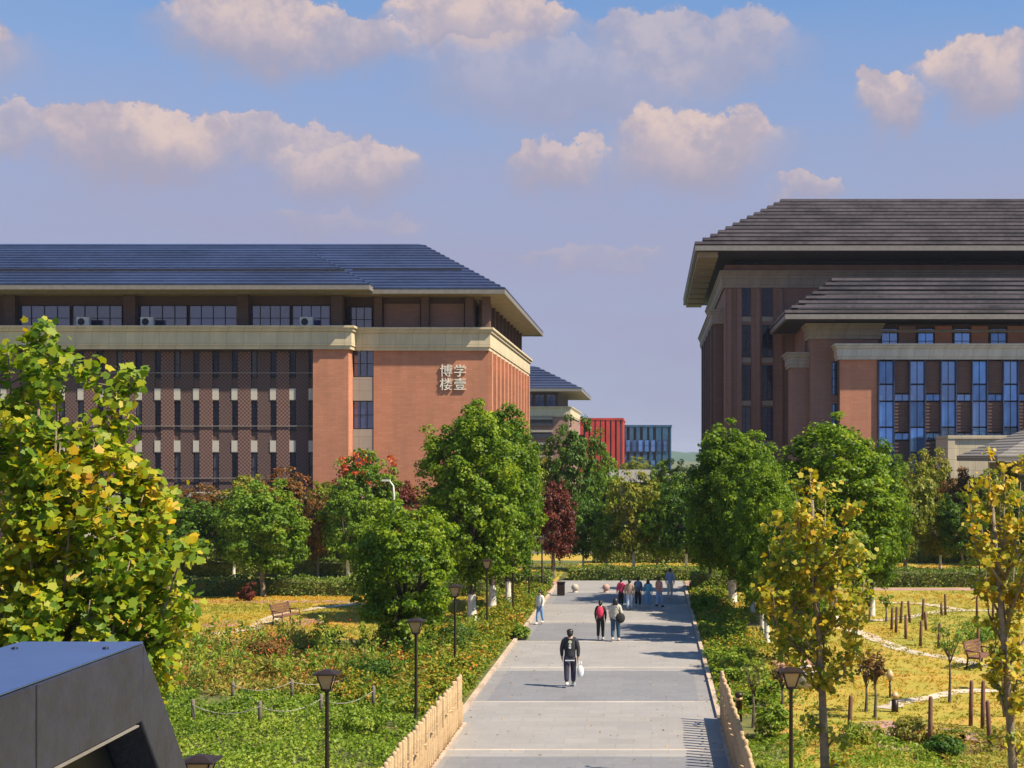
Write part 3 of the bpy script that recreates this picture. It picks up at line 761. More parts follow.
def crown_mesh(seed, a, h, zc, m, ncl=150, per=70, rc=.48, size=.19, tmpl=QUAD, lump=.16, taper=0., hollow=.55, up=.35):
    """ball-like crown: half width a, half height h, centre height zc, foliage in clumps"""
    rng = np.random.default_rng(seed)
    D = unit(rng, ncl)
    ph = rng.uniform(0, 6.28, 6)
    az_ = np.arctan2(D[:, 1], D[:, 0]); L = 1 + lump*(np.sin(2*az_+ph[0])*.5 + np.sin(3*az_+ph[1])*np.cos(3*D[:, 2]+ph[2])*.7 + rng.normal(0, .35, ncl))
    hxy = np.hypot(D[:, 0], D[:, 1]); L = L / (hxy**2.8 + np.abs(D[:, 2])**2.8)**(1/2.8) * np.where(D[:, 2] > 0, 1, .97)
    rr = (hollow + (1-hollow) * rng.random(ncl)**.55) * L
    tz = 1 - taper * np.clip(D[:, 2], -1, 1)
    C = np.stack([D[:, 0]*a*rr*tz, D[:, 1]*a*rr*tz, zc + D[:, 2]*h*rr], 1)
    r = rc * rng.uniform(.65, 1.25, ncl)
    K = np.repeat(np.arange(ncl), per); d = unit(rng, len(K)); d[:, 2] = np.abs(d[:, 2]) * rng.choice([1, 1, 1, -1], len(K))
    out = C[K] - np.array([0, 0, zc]); out /= np.linalg.norm(out, axis=1)[:, None] + 1e-9
    pos = C[K] + d * (r[K] * rng.uniform(.55, 1.05, len(K)))[:, None] * np.array([1, 1, .8])
    nrm = d*.8 + out*.5 + np.array([0, 0, up])
    return fast_mesh('crown', leaves(rng, pos, nrm, size, tmpl), len(tmpl), m)
def trunk_mesh(seed, h, r, m, spread=1.2, top=None, limbs=5, lean=0):
    rnd = random.Random(seed); b = MB(); top = top or h*1.7
    pts = [Vector((lean*t*t*.4 + rnd.uniform(-.03, .03)*t, rnd.uniform(-.04, .04)*t, h*t/4)) for t in range(5)]
    b.tube([pts[0] - Vector((0, 0, .1))] + pts, [r*1.35, r*1.25, r, r*.92, r*.85, r*.78], 10)
    for k in range(limbs):
        a = k*6.283/limbs + rnd.uniform(-.4, .4); s = spread*rnd.uniform(.5, 1)
        z1 = rnd.uniform(.75, 1.0)*(top-h) + h; st = pts[4] - Vector((0, 0, rnd.uniform(0, .25)*h))
        e = Vector((pts[4].x + math.cos(a)*s, math.sin(a)*s, z1)); md = st.lerp(e, .5) + Vector((math.cos(a)*s*.18, math.sin(a)*s*.18, -.1))
        b.tube([st, md, e], [r*.55, r*.36, r*.1], 6)
        for q in range(2):
            a2 = a + rnd.uniform(-1, 1); e2 = md + Vector((math.cos(a2)*s*.5, math.sin(a2)*s*.5, rnd.uniform(.3, .9)))
            b.tube([md, e2], [r*.25, r*.06], 5)
    return b.mesh('trunk', m)

def tree(name, px, base_py, top_py, width_px, crown, trunk, ref, label, group, Y=None, bare=.3, seed=0):
    """ref = (crown half width, crown half height, centre height) of the shared crown; scaled so the tree has its own size"""
    p = gd(px, base_py) if Y is None else Vector((xx(px, Y), Y, 0))
    a, h, zc = ref
    top = zz(top_py, p.y); w = width_px / F * p.y / 2
    t = empty(name, p, seed*1.7, label, 'tree', group)
    sz = top / (zc + h); sx = w / a
    t.scale = (sx, sx, sz)
    link('trunk', trunk, t); link('crown', crown, t)
    return t

# camphor crowns
REFC = (2.35, 3.75, 5.35)
cam_cr = [crown_mesh(11+k, 2.35, 3.75, 5.35, M['fol_camphor'], 430, 80, .4, .165, QUAD, .1, .1, .45) for k in range(3)]
cam_tr = [trunk_mesh(3+k, 3.0, .19, M['trunk_white'], 1.4, 7.2) for k in range(2)]
G1 = 'camphor trees lining the path'
for i, (px, by, ty, w, lab) in enumerate([
    (472, 622, 414, 104, 'nearest of three big camphor trees left of the path, white painted trunk behind lamps'),
    (492, 612, 409, 92, 'tall round camphor tree rising highest against the brick hall corner'),
    (508, 606, 424, 70, 'camphor tree at the path side of the big green trio, before the salmon wall fins'),
    (733, 603, 430, 96, 'tall camphor tree right of the strolling group, its crown against the library side wall'),
    (710, 592, 466, 44, 'smaller dark camphor tree farthest up the right edge of the path'),
    (752, 612, 445, 74, 'camphor tree standing between the two tallest crowns right of the path'),
    (787, 661, 505, 62, 'narrow dark camphor tree with white trunk right beside the right lamp post'),
    (767, 643, 470, 66, 'dark camphor tree between the lamp post and the row of white trunks'),
    (803, 678, 540, 52, 'low young camphor tree hidden behind the golden plane tree'),
    (762, 634, 462, 62, 'camphor tree whose trunk stands just behind the two nearest white ones'),
    (872, 616, 446, 70, 'camphor tree on the far right of the row, beside the first blue glass bay'),
    (834, 622, 426, 122, 'widest camphor crown in front of the salmon library pier, behind the golden plane tree')]):
    tree('camphor_tree', px, by, ty, w, cam_cr[i % 3], cam_tr[i % 2], REFC, lab, G1, seed=i)
# tree with dark ball crown left, foreground
REFD = (1.9, 2.5, 3.2)
dk_cr = crown_mesh(31, 1.9, 2.4, 3.25, M['fol_camphor'], 330, 85, .33, .14, QUAD, .17, .05, .45)
dk_tr = trunk_mesh(9, 1.7, .2, M['bark'], 1.3, 4.2, 6)
tree('broadleaf_tree', 404, 657, 503, 106, dk_cr, dk_tr, REFD, 'bushy round green tree with a dark bare trunk on the left lawn beside a lamp', None, seed=2)
# small right-hand trees near the row
rnd_cr = {k: [crown_mesh(s, 1.9, 2.25, 3.35, M[k], 190, 60, .38, .19, QUAD, .17, 0, .4) for s in (41, 42)] for k in ('fol_dark', 'fol_mid', 'fol_olive', 'fol_rust', 'fol_maroon')}
sm_tr = [trunk_mesh(20, 1.9, .12, M['trunk_white'], 1.0, 4.2), trunk_mesh(21, 1.9, .12, M['bark_pale'], 1.0, 4.2)]
REFS = (1.9, 2.25, 3.35)
G2 = 'small trees on the lawns and along the far hedges'
rows_ = [
 (178, 578, 494, 76, 'fol_dark', 'round dark green tree just right of the yellow plane tree', None),
 (263, 597, 484, 78, 'fol_mid', 'round mid green tree with a pale trunk standing at the left hedge', None),
 (234, 577, 496, 44, 'fol_dark', 'darker tree half hidden behind the round hedge tree, left side', None),
 (318, 577, 494, 36, 'fol_rust', 'narrow dark tree with rusty leaves and a white trunk left of the street lamp', None),
 (348, 579, 486, 54, 'fol_mid', 'green tree below the scarlet topped tree by the street lamp', None),
 (554, 579, 484, 44, 'fol_maroon', 'dark maroon leaved tree right of the tallest camphor tree', None),
 (583, 570, 504, 38, 'fol_dark', 'small dark green tree with white trunk beyond the litter bin', None),
 (606, 571, 508, 36, 'fol_mid', 'small bright green tree between the little dark tree and the olive one', None),
 (634, 572, 478, 50, 'fol_olive', 'olive and yellow tree straight beyond the strolling group', None),
 (657, 573, 502, 38, 'fol_mid', 'mid green tree with thin pale trunk right of the olive tree', None),
 (686, 574, 482, 48, 'fol_dark', 'dark green tree with thin white trunk at the head of the right path edge', None),
 (905, 572, 470, 58, 'fol_olive', 'olive yellow tree with pale trunk before the blue curtain wall', None),
 (878, 575, 486, 42, 'fol_mid', 'green tree with thin trunk just right of the widest camphor', None),
 (962, 573, 496, 46, 'fol_dark', 'small round dark tree on the right lawn behind the hedge', None),
 (940, 570, 500, 46, 'fol_olive', 'slim olive tree left of the small round dark tree', None),
]
for i, (px, by, ty, w, k, lab, _) in enumerate(rows_):
    tree('round_tree', px, by, ty, w, rnd_cr[k][i % 2], sm_tr[i % 2], REFS, lab, G2, seed=i)
back = [
 (172, 104, 488, 56, 'fol_rust', 'rusty red tree before the lattice wall, nearest the plane tree'),
 (208, 104, 490, 56, 'fol_rust', 'rusty tree before the lattice wall above the dark round tree'),
 (246, 103, 478, 54, 'fol_olive', 'olive tree top showing above the hedge tree'),
 (283, 104, 474, 50, 'fol_rust', 'orange tinted tree before the lattice wall'),
 (325, 104, 484, 48, 'fol_olive', 'olive tree in front of the salmon pier'),
 (345, 100, 480, 34, 'fol_maroon', 'reddish tree left below the scarlet topped tree'),
 (400, 100, 484, 50, 'fol_maroon', 'maroon tree between the street lamp and the bushy tree'),
 (422, 101, 492, 46, 'fol_olive', 'yellow green shrubby tree left of the big camphor crowns'),
 (536, 130, 452, 46, 'fol_olive', 'yellowish tree at the foot of the salmon wall fins'),
 (574, 112, 426, 54, 'fol_dark', 'tall dark conical tree in front of the red building'),
 (600, 118, 452, 36, 'fol_mid', 'green tree leaning on the right side of the tall dark one'),
 (650, 150, 478, 40, 'fol_mid', 'mid green tree top under the blue building'),
 (668, 128, 462, 40, 'fol_mid', 'round tree top beside the distant hill'),
 (634, 250, 460, 30, 'fol_olive', 'distant tree top at the foot of the blue building'),
 (612, 240, 468, 26, 'fol_dark', 'distant dark tree top at the foot of the red building'),
 (892, 112, 478, 56, 'fol_rust', 'rusty tree under the first blue glass bays'),
 (928, 108, 452, 46, 'fol_olive', 'spindly olive and orange tree in front of the blue curtain wall'),
 (958, 104, 474, 44, 'fol_rust', 'orange brown tree before the pavilion wall'),
 (1012, 100, 462, 54, 'fol_olive', 'yellowing tree in front of the pavilion roof'),
 (994, 96, 476, 52, 'fol_olive', 'yellow tree left of the pavilion corner'),
 (1035, 96, 500, 60, 'fol_dark', 'dark tree at the right border under the pavilion roof'),
 (130, 98, 500, 60, 'fol_dark', 'dark tree behind the yellow plane tree crown'),
 (776, 100, 500, 60, 'fol_dark', 'dark tree seen under the camphor crowns on the right'),
 (838, 96, 498, 60, 'fol_dark', 'dark tree behind the golden plane tree'),
]
for i, (px, Y, ty, w, k, lab) in enumerate(back):
    tree('background_tree', px, 0, ty, w, rnd_cr[k][(i+1) % 2], sm_tr[i % 2], REFS, lab, 'background trees in front of the buildings', Y=Y, seed=i+3)
# scarlet flowered tree
t = tree('flowering_tree', 368, 0, 458, 62, rnd_cr['fol_mid'][0], sm_tr[0], REFS, 'green tree topped with scarlet seed clusters against the brick hall', None, Y=97, seed=4)
link('blossom', crown_mesh(77, 1.6, .8, 4.95, M['fol_flame'], 34, 34, .26, .16, QUAD, .3, 0, .7), t)

# plane trees with lobed leaves, laid out as ascending limbs
def plane_tree(base, trunk, limbs, m, seed, n, size, rad, label, barkm, tr=.09, name='plane_tree', group=None, droop=.2, lo=.25, shrink=.45):
    base = Vector(base); rng = np.random.default_rng(seed); rnd = random.Random(seed)
    t = empty(name, base, 0, label, 'tree', group)
    b = MB(); tp = [Vector(p) - base for p in trunk]
    b.tube([tp[0] - Vector((0, 0, .1))] + tp, [tr*1.3] + [tr*(1.15 - 1.02*i/len(tp)) for i in range(len(tp))], 9)
    PC, PN = [], []
    tot = sum((Vector(l[-1]) - Vector(l[0])).length for l in limbs)
    for l in limbs:
        q = [Vector(p) - base for p in l]
        if len(q) == 2: q = [q[0], q[0].lerp(q[1], .5) + Vector((rnd.uniform(-.1, .1), rnd.uniform(-.15, .15), -.08)), q[1]]
        b.tube(q, [tr*.36, tr*.2, tr*.05] if len(q) == 3 else [tr*.5*(1-i/len(q)) + .008 for i in range(len(q))], 6)
        L = (q[-1] - q[0]).length; k = int(n * L / tot)
        # side twigs carry the leaves
        for j in range(max(4, int(L / .17))):
            u = lo + (1-lo) * rnd.random()**.85; seg = u*(len(q)-1); i0 = min(int(seg), len(q)-2); p = q[i0].lerp(q[i0+1], seg-i0)
            r = rad * (1.15 - shrink*u) * rnd.uniform(.5, 1.1); a = rnd.uniform(0, 6.283)
            e = p + Vector((math.cos(a)*r, math.sin(a)*r, rnd.uniform(-.1, .55)*r))
            b.tube([p, e], [tr*.1, .004], 4, False)
            nn = max(3, int(k / max(4, int(L / .17))))
            f = rng.random(nn)[:, None]**.7
            c = np.array(p)[None]*(1-f) + np.array(e)[None]*f + rng.normal(0, rad*.17, (nn, 3))
            PC.append(c); PN.append(np.tile(np.array([math.cos(a)*.5, math.sin(a)*.5 - .3, .75]), (nn, 1)))
    b.build('trunk', barkm, t)
    C = np.concatenate(PC); N = np.concatenate(PN)
    link('crown', fast_mesh('crown', leaves(rng, C, N, size, LOBED, .6), len(LOBED), m), t)
    return t
# left, close to the camera
def PT(px, py, Y): return tuple(at(px, py, Y))
rnd = random.Random(8); limbs = []
tips = [(38,322,17),(8,352,17.3),(58,372,16.6),(-20,330,17),(120,382,17),(96,430,16.4),(150,470,17.2),(140,440,17.6),(168,500,17),(186,540,16.6),(178,590,17.4),(158,640,17),(60,440,16.2),(20,420,16),(-40,420,17),(110,500,16.2),(70,520,16),(30,500,16),(130,560,16.2),(90,600,16),(-10,520,16),(40,600,16),(-60,500,17),(-70,400,17.5),(150,600,17.4),(100,460,17.9),(30,400,18),(-20,600,16.6),(180,560,17.2)]
for i, (px, py, Y) in enumerate(tips):
    st = min(max(py + rnd.uniform(130, 230), 520), 760)
    limbs.append([PT(40 + rnd.uniform(-12, 12) + (px-40)*.15, st, 17), PT(40 + (px-40)*.75, (st*1.2 + py*.8)/2, (17+Y)/2 + rnd.uniform(-.2, .2)), PT(px, py, Y)])
trb = Vector((xx(40, 17), 17, 0))
plane_tree(trb, [trb, (trb.x+.05, 17, 2.5), PT(42, 700, 17), PT(38, 560, 17), PT(38, 420, 17)], limbs, M['fol_plane'], 5, 15500, .112, .5, 'large plane tree with yellow green lobed leaves filling the left edge', M['bark_pale'], .11)
# golden one on the right
Y = 30.6; trb = Vector((xx(825, Y), Y, 0)); limbs = []
for i, (px, py) in enumerate([(810,472),(795,490),(826,488),(778,512),(846,508),(768,545),(860,548),(790,560),(838,570),(772,590),(862,600),(800,620),(850,640),(812,540),(825,600),(805,520),(842,530),(765,570),(866,575),(835,655)]):
    st = min(py + rnd.uniform(60, 110), 690)
    limbs.append([PT(818, st, Y), PT(818 + (px-818)*.8, (st+py)/2 + 10, Y + rnd.uniform(-.5, .5)), PT(px, py, Y + rnd.uniform(-.9, .9))])
for px, py in ((808, 720), (842, 735), (835, 765)): limbs.append([PT(824, py+18, Y), PT((px+824)/2, py+4, Y), PT(px, py, Y-.2)])
plane_tree(trb, [trb, PT(825, 768, Y), PT(822, 690, Y), PT(816, 600, Y), PT(812, 500, Y)], limbs, M['fol_gold'], 6, 3900, .13, .5, 'slim plane tree with golden leaves beside the right lamp post', M['bark_pale'], .11, lo=.2)
Y = 29.0; trb = Vector((xx(1012, Y), Y, 0)); limbs = []
for i, (px, py) in enumerate([(988,452),(1004,460),(968,480),(1022,456),(1030,500),(975,520),(1000,500),(1015,540),(985,560),(1032,580),(1008,600),(1020,630),(995,620),(1035,660),(1002,660),(1040,540),(1045,480),(978,490)]):
    st = min(py + rnd.uniform(70, 130), 715)
    limbs.append([PT(1005, st, Y), PT(1003 + (px-1003)*.8, (st+py)/2 + 10, Y + rnd.uniform(-.5, .5)), PT(px, py, Y + rnd.uniform(-.8, .8))])
for px, py in ((1000, 735), (1028, 745), (1030, 700)): limbs.append([PT(1013, py+15, Y), PT((px+1013)/2, py+4, Y), PT(px, py, Y-.2)])
plane_tree(trb, [trb, PT(1013, 768, Y), PT(1008, 690, Y), PT(1000, 600, Y), PT(992, 500, Y)], limbs, M['fol_gold'], 7, 2700, .13, .4, 'thin plane tree with sparse yellow leaves at the right border', M['bark_pale'], .1, lo=.2)

# saplings on the right lawn
GS = 'saplings on the right lawn'
sap = [(949.5, 703, 618, 36, 'fol_mid', 90, 'vase shaped bare sapling with few green leaves in the middle of the right lawn', .1),
       (875, 719, 648, 24, 'fol_rust', 260, 'sapling with rusty red leaves near the lawn lamp', .12),
       (866, 712, 655, 22, 'fol_rust', 160, 'thin dark sapling left of the rusty red one', .12),
       (869, 623, 590, 14, 'fol_mid', 150, 'tiny sapling with pale stem near the lawn stakes', .1),
       (886, 622, 594, 12, 'fol_mid', 150, 'tiny green sapling next to the row of stakes', .1),
       (782, 712, 664, 26, 'fol_maroon', 120, 'thin dark sapling just left of the right lamp post', .1),
       (753, 728, 660, 22, 'fol_olive', 50, 'almost leafless sapling right of the log fence end', .09),
       (996, 690, 640, 20, 'fol_olive', 60, 'almost leafless sapling beside the park bench on the right', .09)]
for i, (px, by, ty, w, k, n, lab, sz) in enumerate(sap):
    p = gd(px, by); Ht = zz(ty, p.y); W2 = w / F * p.y / 2; rnd = random.Random(i); tips_ = []
    for q in range(9):
        a = q*6.283/9 + rnd.uniform(-.3, .3); s_ = rnd.uniform(.5, 1)
        tips_.append([(p.x, p.y, Ht*rnd.uniform(.38, .55)), (p.x + math.cos(a)*W2*s_*.6, p.y + math.sin(a)*W2*s_*.6, Ht*.72), (p.x + math.cos(a)*W2*s_, p.y + math.sin(a)*W2*s_, Ht*rnd.uniform(.85, 1))])
    plane_tree(p, [p, (p.x + .02, p.y, Ht*.3), (p.x, p.y, Ht*.55)], tips_, M[k], i, n, sz, .25, lab, M['bark'], .045, 'sapling', GS)

# hedges
def hedge(name, x0, x1, y0, y1, h, m, seed, label, dens=160, size=.11, cat='hedge', wob=.06):
    rng = np.random.default_rng(seed); cx, cy = (x0+x1)/2, (y0+y1)/2
    t = empty(name, (cx, cy, 0), 0, label, cat)
    wx, wy = (x1-x0), (y1-y0)
    area = wx*wy + 2*h*(wx + wy); n = int(area*dens)
    pr = np.array([wx*wy, h*wx, h*wx, h*wy, h*wy]); f = rng.choice(5, n, p=pr/pr.sum())
    u = rng.random((n, 2)); P = np.zeros((n, 3)); N = np.zeros((n, 3))
    for k in range(5):
        s_ = f == k
        if k == 0: P[s_] = np.stack([u[s_, 0]*wx - wx/2, u[s_, 1]*wy - wy/2, np.full(s_.sum(), h)], 1); N[s_] = (0, 0, 1)
        elif k < 3: sg = -1 if k == 1 else 1; P[s_] = np.stack([u[s_, 0]*wx - wx/2, np.full(s_.sum(), sg*wy/2), u[s_, 1]*h], 1); N[s_] = (0, sg, .4)
        else: sg = -1 if k == 3 else 1; P[s_] = np.stack([np.full(s_.sum(), sg*wx/2), u[s_, 0]*wy - wy/2, u[s_, 1]*h], 1); N[s_] = (sg, 0, .4)
    P += rng.normal(0, wob, P.shape); P[:, 2] += .07*np.sin(P[:, 0]*1.9) + .05*np.sin(P[:, 0]*5.1 + P[:, 1]*3); P[:, 2] = np.maximum(P[:, 2], .02)
    link('foliage', fast_mesh('foliage', leaves(rng, P, N, size, QUAD, .7), 4, m), t)
    b = MB(); b.box(-wx/2+.12, wx/2-.12, -wy/2+.12, wy/2-.12, -.05, h-.12); b.build('inner_growth', M['bed'], t)
    return t
hedge('hedge', -31, -8.8, 74.2, 76.2, .85, M['fol_hedge'], 1, 'clipped hedge behind the left lawn, in front of the round trees', 130, .14)
hedge('hedge', -34, -8.5, 86.5, 88.5, .9, M['fol_hedge'], 2, 'farther clipped hedge behind the round hedge tree on the left', 110, .15)
hedge('hedge', -4.9, 3.9, 83.9, 85.3, .75, M['fol_hedge'], 3, 'low clipped hedge across the far end of the path', 180, .13)
hedge('hedge', -14, -5.6, 77.4, 79.2, .9, M['fol_hedge'], 4, 'short hedge left of the litter bin at the path end', 170, .13)
hedge('hedge', 11.5, 36, 79.4, 81.5, .9, M['fol_hedge'], 5, 'clipped hedge behind the right lawn', 130, .14)
hedge('hedge', 2.3, 5.4, 76.5, 79.5, 1.0, M['fol_hedge'], 6, 'square hedge block at the head of the right path border', 180, .12)
hedge('hedge', -4, 22, 97.5, 99.0, 1.1, M['fol_hedge'], 7, 'dark far hedge under the small trees beyond the path', 110, .16)
hedge('hedge', -60, -9, 100.5, 102, 1.2, M['fol_hedge'], 8, 'long far hedge in front of the white garden wall', 70, .2)

# ground cover masses (stuff)
def scatter(name, seed, n, region, hfun, size, m, tmpl=QUAD, clump=.25, per=14, tilt=.7, up=(0, 0, 1)):
    """region: function(u,v)->(x,y) from unit square or list of them; plants are clumps of leaves"""
    rng = np.random.default_rng(seed); u = rng.random((n, 2)); XY = np.array([region(a, b_, rng) for a, b_ in u])
    hh = np.array([hfun(x, y, rng) for x, y in XY])
    K = np.repeat(np.arange(n), per); d = unit(rng, len(K)); 
    P = np.zeros((len(K), 3)); P[:, :2] = XY[K] + d[:, :2]*clump*rng.random(len(K))[:, None]
    P[:, 2] = hh[K] * rng.random(len(K))**.6
    N = d*.6 + np.array(up)
    o = link(name, fast_mesh(name, leaves(rng, P, N, size, tmpl, tilt), len(tmpl), m))
    return tag(o, kind='stuff')
nz = lambda x, y: .5 + .25*math.sin(x*.9 + 1.3*math.sin(y*.5)) + .25*math.sin(y*1.1 + 1.7*math.sin(x*.7))
def rect(x0, x1, y0, y1): return lambda a, b_, r: (x0 + (x1-x0)*a, y0 + (y1-y0)*b_)
o = scatter('ground_cover', 1, 7600, lambda a, b_, r: (-22 + 16.25*a, 27 + b_*(17.5 + 2.2*math.sin(a*9) + 1.2*math.sin(a*31))), lambda x, y, r: .12 + .32*nz(x*1.4, y*1.4)*r.uniform(.5, 1.3), .098, M['fol_cover'], QUAD, .3, 13)
tag(o, 'lush bright green ground cover between the rope posts and the log fence', 'ground cover')
o = scatter('marsh_plants', 2, 4600, lambda a, b_, r: (-24 + 16.8*a, 43.2 + b_*(11.5 + 1.3*math.sin(a*14) + r.normal(0, .5))), lambda x, y, r: (.12 + .8*nz(x*1.9, y*2.1)**1.6)*r.uniform(.5, 1.2), .15, M['fol_marsh'], LANCE*np.array([1.3, 1, 1]), .3, 15, .8, (0, -.3, .5))
tag(o, 'tangle of rusty and green marsh plants behind the rope posts', 'marsh plants')
o = scatter('flower_border', 3, 2600, lambda a, b_, r: (-5.65 - (1.0 + 1.6*a)*r.random()*1.3, 39.5 + 40*b_), lambda x, y, r: .12 + .5*nz(x*2, y*2), .12, M['fol_flower'], QUAD, .22, 14)
tag(o, 'orange flowering border along the left edge of the path', 'flower border')
o = scatter('flower_border', 4, 900, rect(-9.5, -5.8, 41, 50), lambda x, y, r: .2 + .6*nz(x*2, y*2), .12, M['fol_flower'], QUAD, .22, 14)
tag(o, 'tall orange and green plants at the far end of the left log fence', 'flower border')
o = scatter('shrub_border', 8, 1100, lambda a, b_, r: (2.15 + 2.6*a*a, 40 + 39*b_), lambda x, y, r: .1 + .5*nz(x*2.4, y*1.4)*r.random(), .12, M['fol_flower'], QUAD, .25, 12)
tag(o, 'ochre and rusty plants mixed into the green shrubs along the right path edge', 'shrub border')
o = scatter('shrub_border', 5, 1300, lambda a, b_, r: (2.2 + 1.7*a, 40 + 38*(b_ + .02*math.sin(b_*60))), lambda x, y, r: .06 + .75*max(0, math.sin(y*1.9 + x))*nz(x*2.4, y*1.4), .12, M['fol_cover'], QUAD, .25, 14)
tag(o, 'low green shrubs along the right edge of the path', 'shrub border')
o = scatter('ground_cover', 6, 1500, rect(2.3, 7.5, 24, 37), lambda x, y, r: .08 + .5*nz(x*1.5, y*1.5)**2, .12, M['fol_cover'], LANCE, .25, 13)
tag(o, 'patchy green weeds right of the log fence, round the golden plane tree', 'ground cover')
o = scatter('dry_weeds', 7, 900, lambda a, b_, r: (7.0 + 6*a, 32 + 6*b_), lambda x, y, r: .05 + .5*nz(x*1.5, y*1.5)**2, .12, M['fol_marsh'], LANCE, .3, 12)
tag(o, 'brown dry weeds at the lower right of the lawn', 'weeds')
for k_, (sd2, nn, mm, lb) in enumerate(((51, 260, 'fol_cover', 'tall fresh green tussocks rising among the rusty marsh plants'), (52, 200, 'fol_flame', 'scattered red seed heads above the marsh plants'), (53, 160, 'fol_dark', 'dark green leafy clumps dotted through the marsh and ground cover'))):
    o = scatter('tussocks' if k_ == 0 else 'seed_heads' if k_ == 1 else 'leafy_clumps', sd2, nn, lambda a, b_, r: (-24 + 17*a, 36*(k_ == 2) + 44*(k_ != 2) + b_*(20 if k_ == 2 else 13)), lambda x, y, r: r.uniform(.5, 1.15), (.2, .1, .13)[k_], M[mm], LANCE, .28, (34, 12, 40)[k_], .9, (0, -.5, .2))
    tag(o, lb, 'plants')
def sweep(seed, n, reg, label, h=.07, size=.085):
    o = scatter('lawn_grass', seed, n, reg, lambda x, y, r: h*(.4 + nz(x*.6, y*.8)), size, M['fol_grass'], LANCE, .22, 9, .6, (0, -.6, .3))
    tag(o, label, 'grass')
sweep(21, 9000, rect(-30, -7.0, 57, 74), 'yellow dry grass of the left lawn')
sweep(23, 3000, rect(-16, 26, 85.5, 97), 'yellow dry grass strip beyond the far end of the path', .09, .12)
sweep(22, 9500, rect(3.4, 24, 34, 77), 'yellow dry grass of the right lawn')

def shrub(name, px, py, r, h, m, seed, label, group=None, n=40, size=.1):
    p = gd(px, py); t = empty(name, p, 0, label, 'shrub', group)
    link('foliage', crown_mesh(seed, r, h*.55, h*.5, m, n, 45, r*.32, size, QUAD, .25, 0, .3), t)
    b = MB()
    for k in range(4): a = k*1.6; b.tube([(0, 0, -.02), (math.cos(a)*r*.3, math.sin(a)*r*.3, h*.5)], [.025, .01], 5)
    b.build('stem', M['bark'], t)
GB = 'separate shrubs among the ground cover'
for i, (px, py, r, h, k, lab) in enumerate([
    (375, 690, .8, .95, 'fol_dark', 'dark bushy shrub with purple tinge just behind the rope posts'),
    (420, 668, .6, .9, 'fol_mid', 'green shrub at the foot of the bushy round tree'),
    (452, 655, .8, 1.0, 'fol_dark', 'dark green shrub between lamps near the white trunks'),
    (268, 668, .8, .9, 'fol_rust', 'rusty shrub in the middle of the marsh plants'),
    (520, 640, .4, .5, 'fol_mid', 'small green shrub in the flower border beside the man in white'),
    (248, 601, .4, .8, 'fol_maroon', 'small purple black shrub in front of the left hedge'),
    (718, 640, .6, .6, 'fol_mid', 'rounded green shrub in the right border beside the tree shadows'),
    (725, 668, .6, .6, 'fol_cover', 'bright green shrub just beyond the right log fence'),
    (705, 612, .6, .6, 'fol_mid', 'rounded green shrub in the right border near the strolling group'),
    (770, 740, .5, .9, 'fol_cover', 'feathery green shrub beside the right log fence'),
    (362, 735, .8, .5, 'fol_cover', 'low bright green mound among the ground cover'),
    (945, 758, .5, .5, 'fol_dark', 'small dark green shrub at the bottom of the right lawn'),
    (985, 640, 1.0, .6, 'fol_mid', 'wide low green shrub behind the right park bench'),
    (860, 742, .5, .4, 'fol_marsh', 'low dry shrub by the fallen stake'),
    (912, 742, .6, .55, 'fol_marsh', 'dry brown shrub right beside the middle stake')]):
    shrub('shrub', px, py, r, h, M[k], 60+i, lab, GB)

# ------------------------------------------------------------------ log fences
def log_fence(x, y0, y1, label, seed):
    rnd = random.Random(seed)
    t = empty('log_fence', (x, y0, 0), 0, label, 'fence')
    ms = []
    for k in range(4):
        b = MB(); h = 1.38 + .025*k; r = .056
        b.lathe([(r, 0), (r*1.02, h*.3), (r*.96, h*.7), (r, h-.05), (r*.8, h), (.01, h+.015)], 10)
        b.tube([(0, 0, h*.6), (.13, 0, h*.63)], [.03, .025], 6); ms.append(b.mesh('post', M['log']))
    n = int((y1-y0)/.33)
    for k in range(n): link('post', ms[rnd.randrange(4)], t, (rnd.uniform(-.015, .015),   .33*k, 0), rnd.uniform(0, 6))
    b = MB(); b.box(-.03, .03, 0, n*.33, .12, .62); b.build('rail', M['log'], t)
    b = MB(); b.box(-.12, .12, -.1, n*.33, -.1, .07); b.build('footing', M['kerb'], t)
log_fence(-5.22, 8, 39.0, 'cream log paling fence along the left edge of the path', 1)
log_fence(1.98, 8, 39.6, 'cream log paling fence along the right edge of the path, casting a toothed shadow', 2)

# ------------------------------------------------------------------ lamps
def lamp(p, h=3.0):
    t = empty('garden_lamp', p)
    b = MB(); b.lathe([(.11, 0), (.11, .05), (.06, .09), (.045, .5), (.04, h-.5), (.055, h-.46), (.055, h-.4)], 10); b.build('post', M['lamp_metal'], t)
    k = h - .4
    b = MB(); b.frus((-.08, .08, -.08, .08, k), (-.17, .17, -.17, .17, k+.3)); hd = b.build('lantern', M['lamp_glass'], t)
    b = MB()
    for sx in (-1, 1):
        for sy in (-1, 1): b.tube([(sx*.085, sy*.085, k-.01), (sx*.178, sy*.178, k+.31)], .014, 5)
    b.box(-.1, .1, -.1, .1, k-.04, k-.002); b.build('cage', M['lamp_metal'], hd)
    b = MB(); b.frus((-.25, .25, -.25, .25, k+.305), (-.25, .25, -.25, .25, k+.335)); b.frus((-.2, .2, -.2, .2, k+.337), (-.06, .06, -.06, .06, k+.4)); b.build('cap', M['lamp_metal'], t)
    return t
L0 = lamp((0, 0, 0))
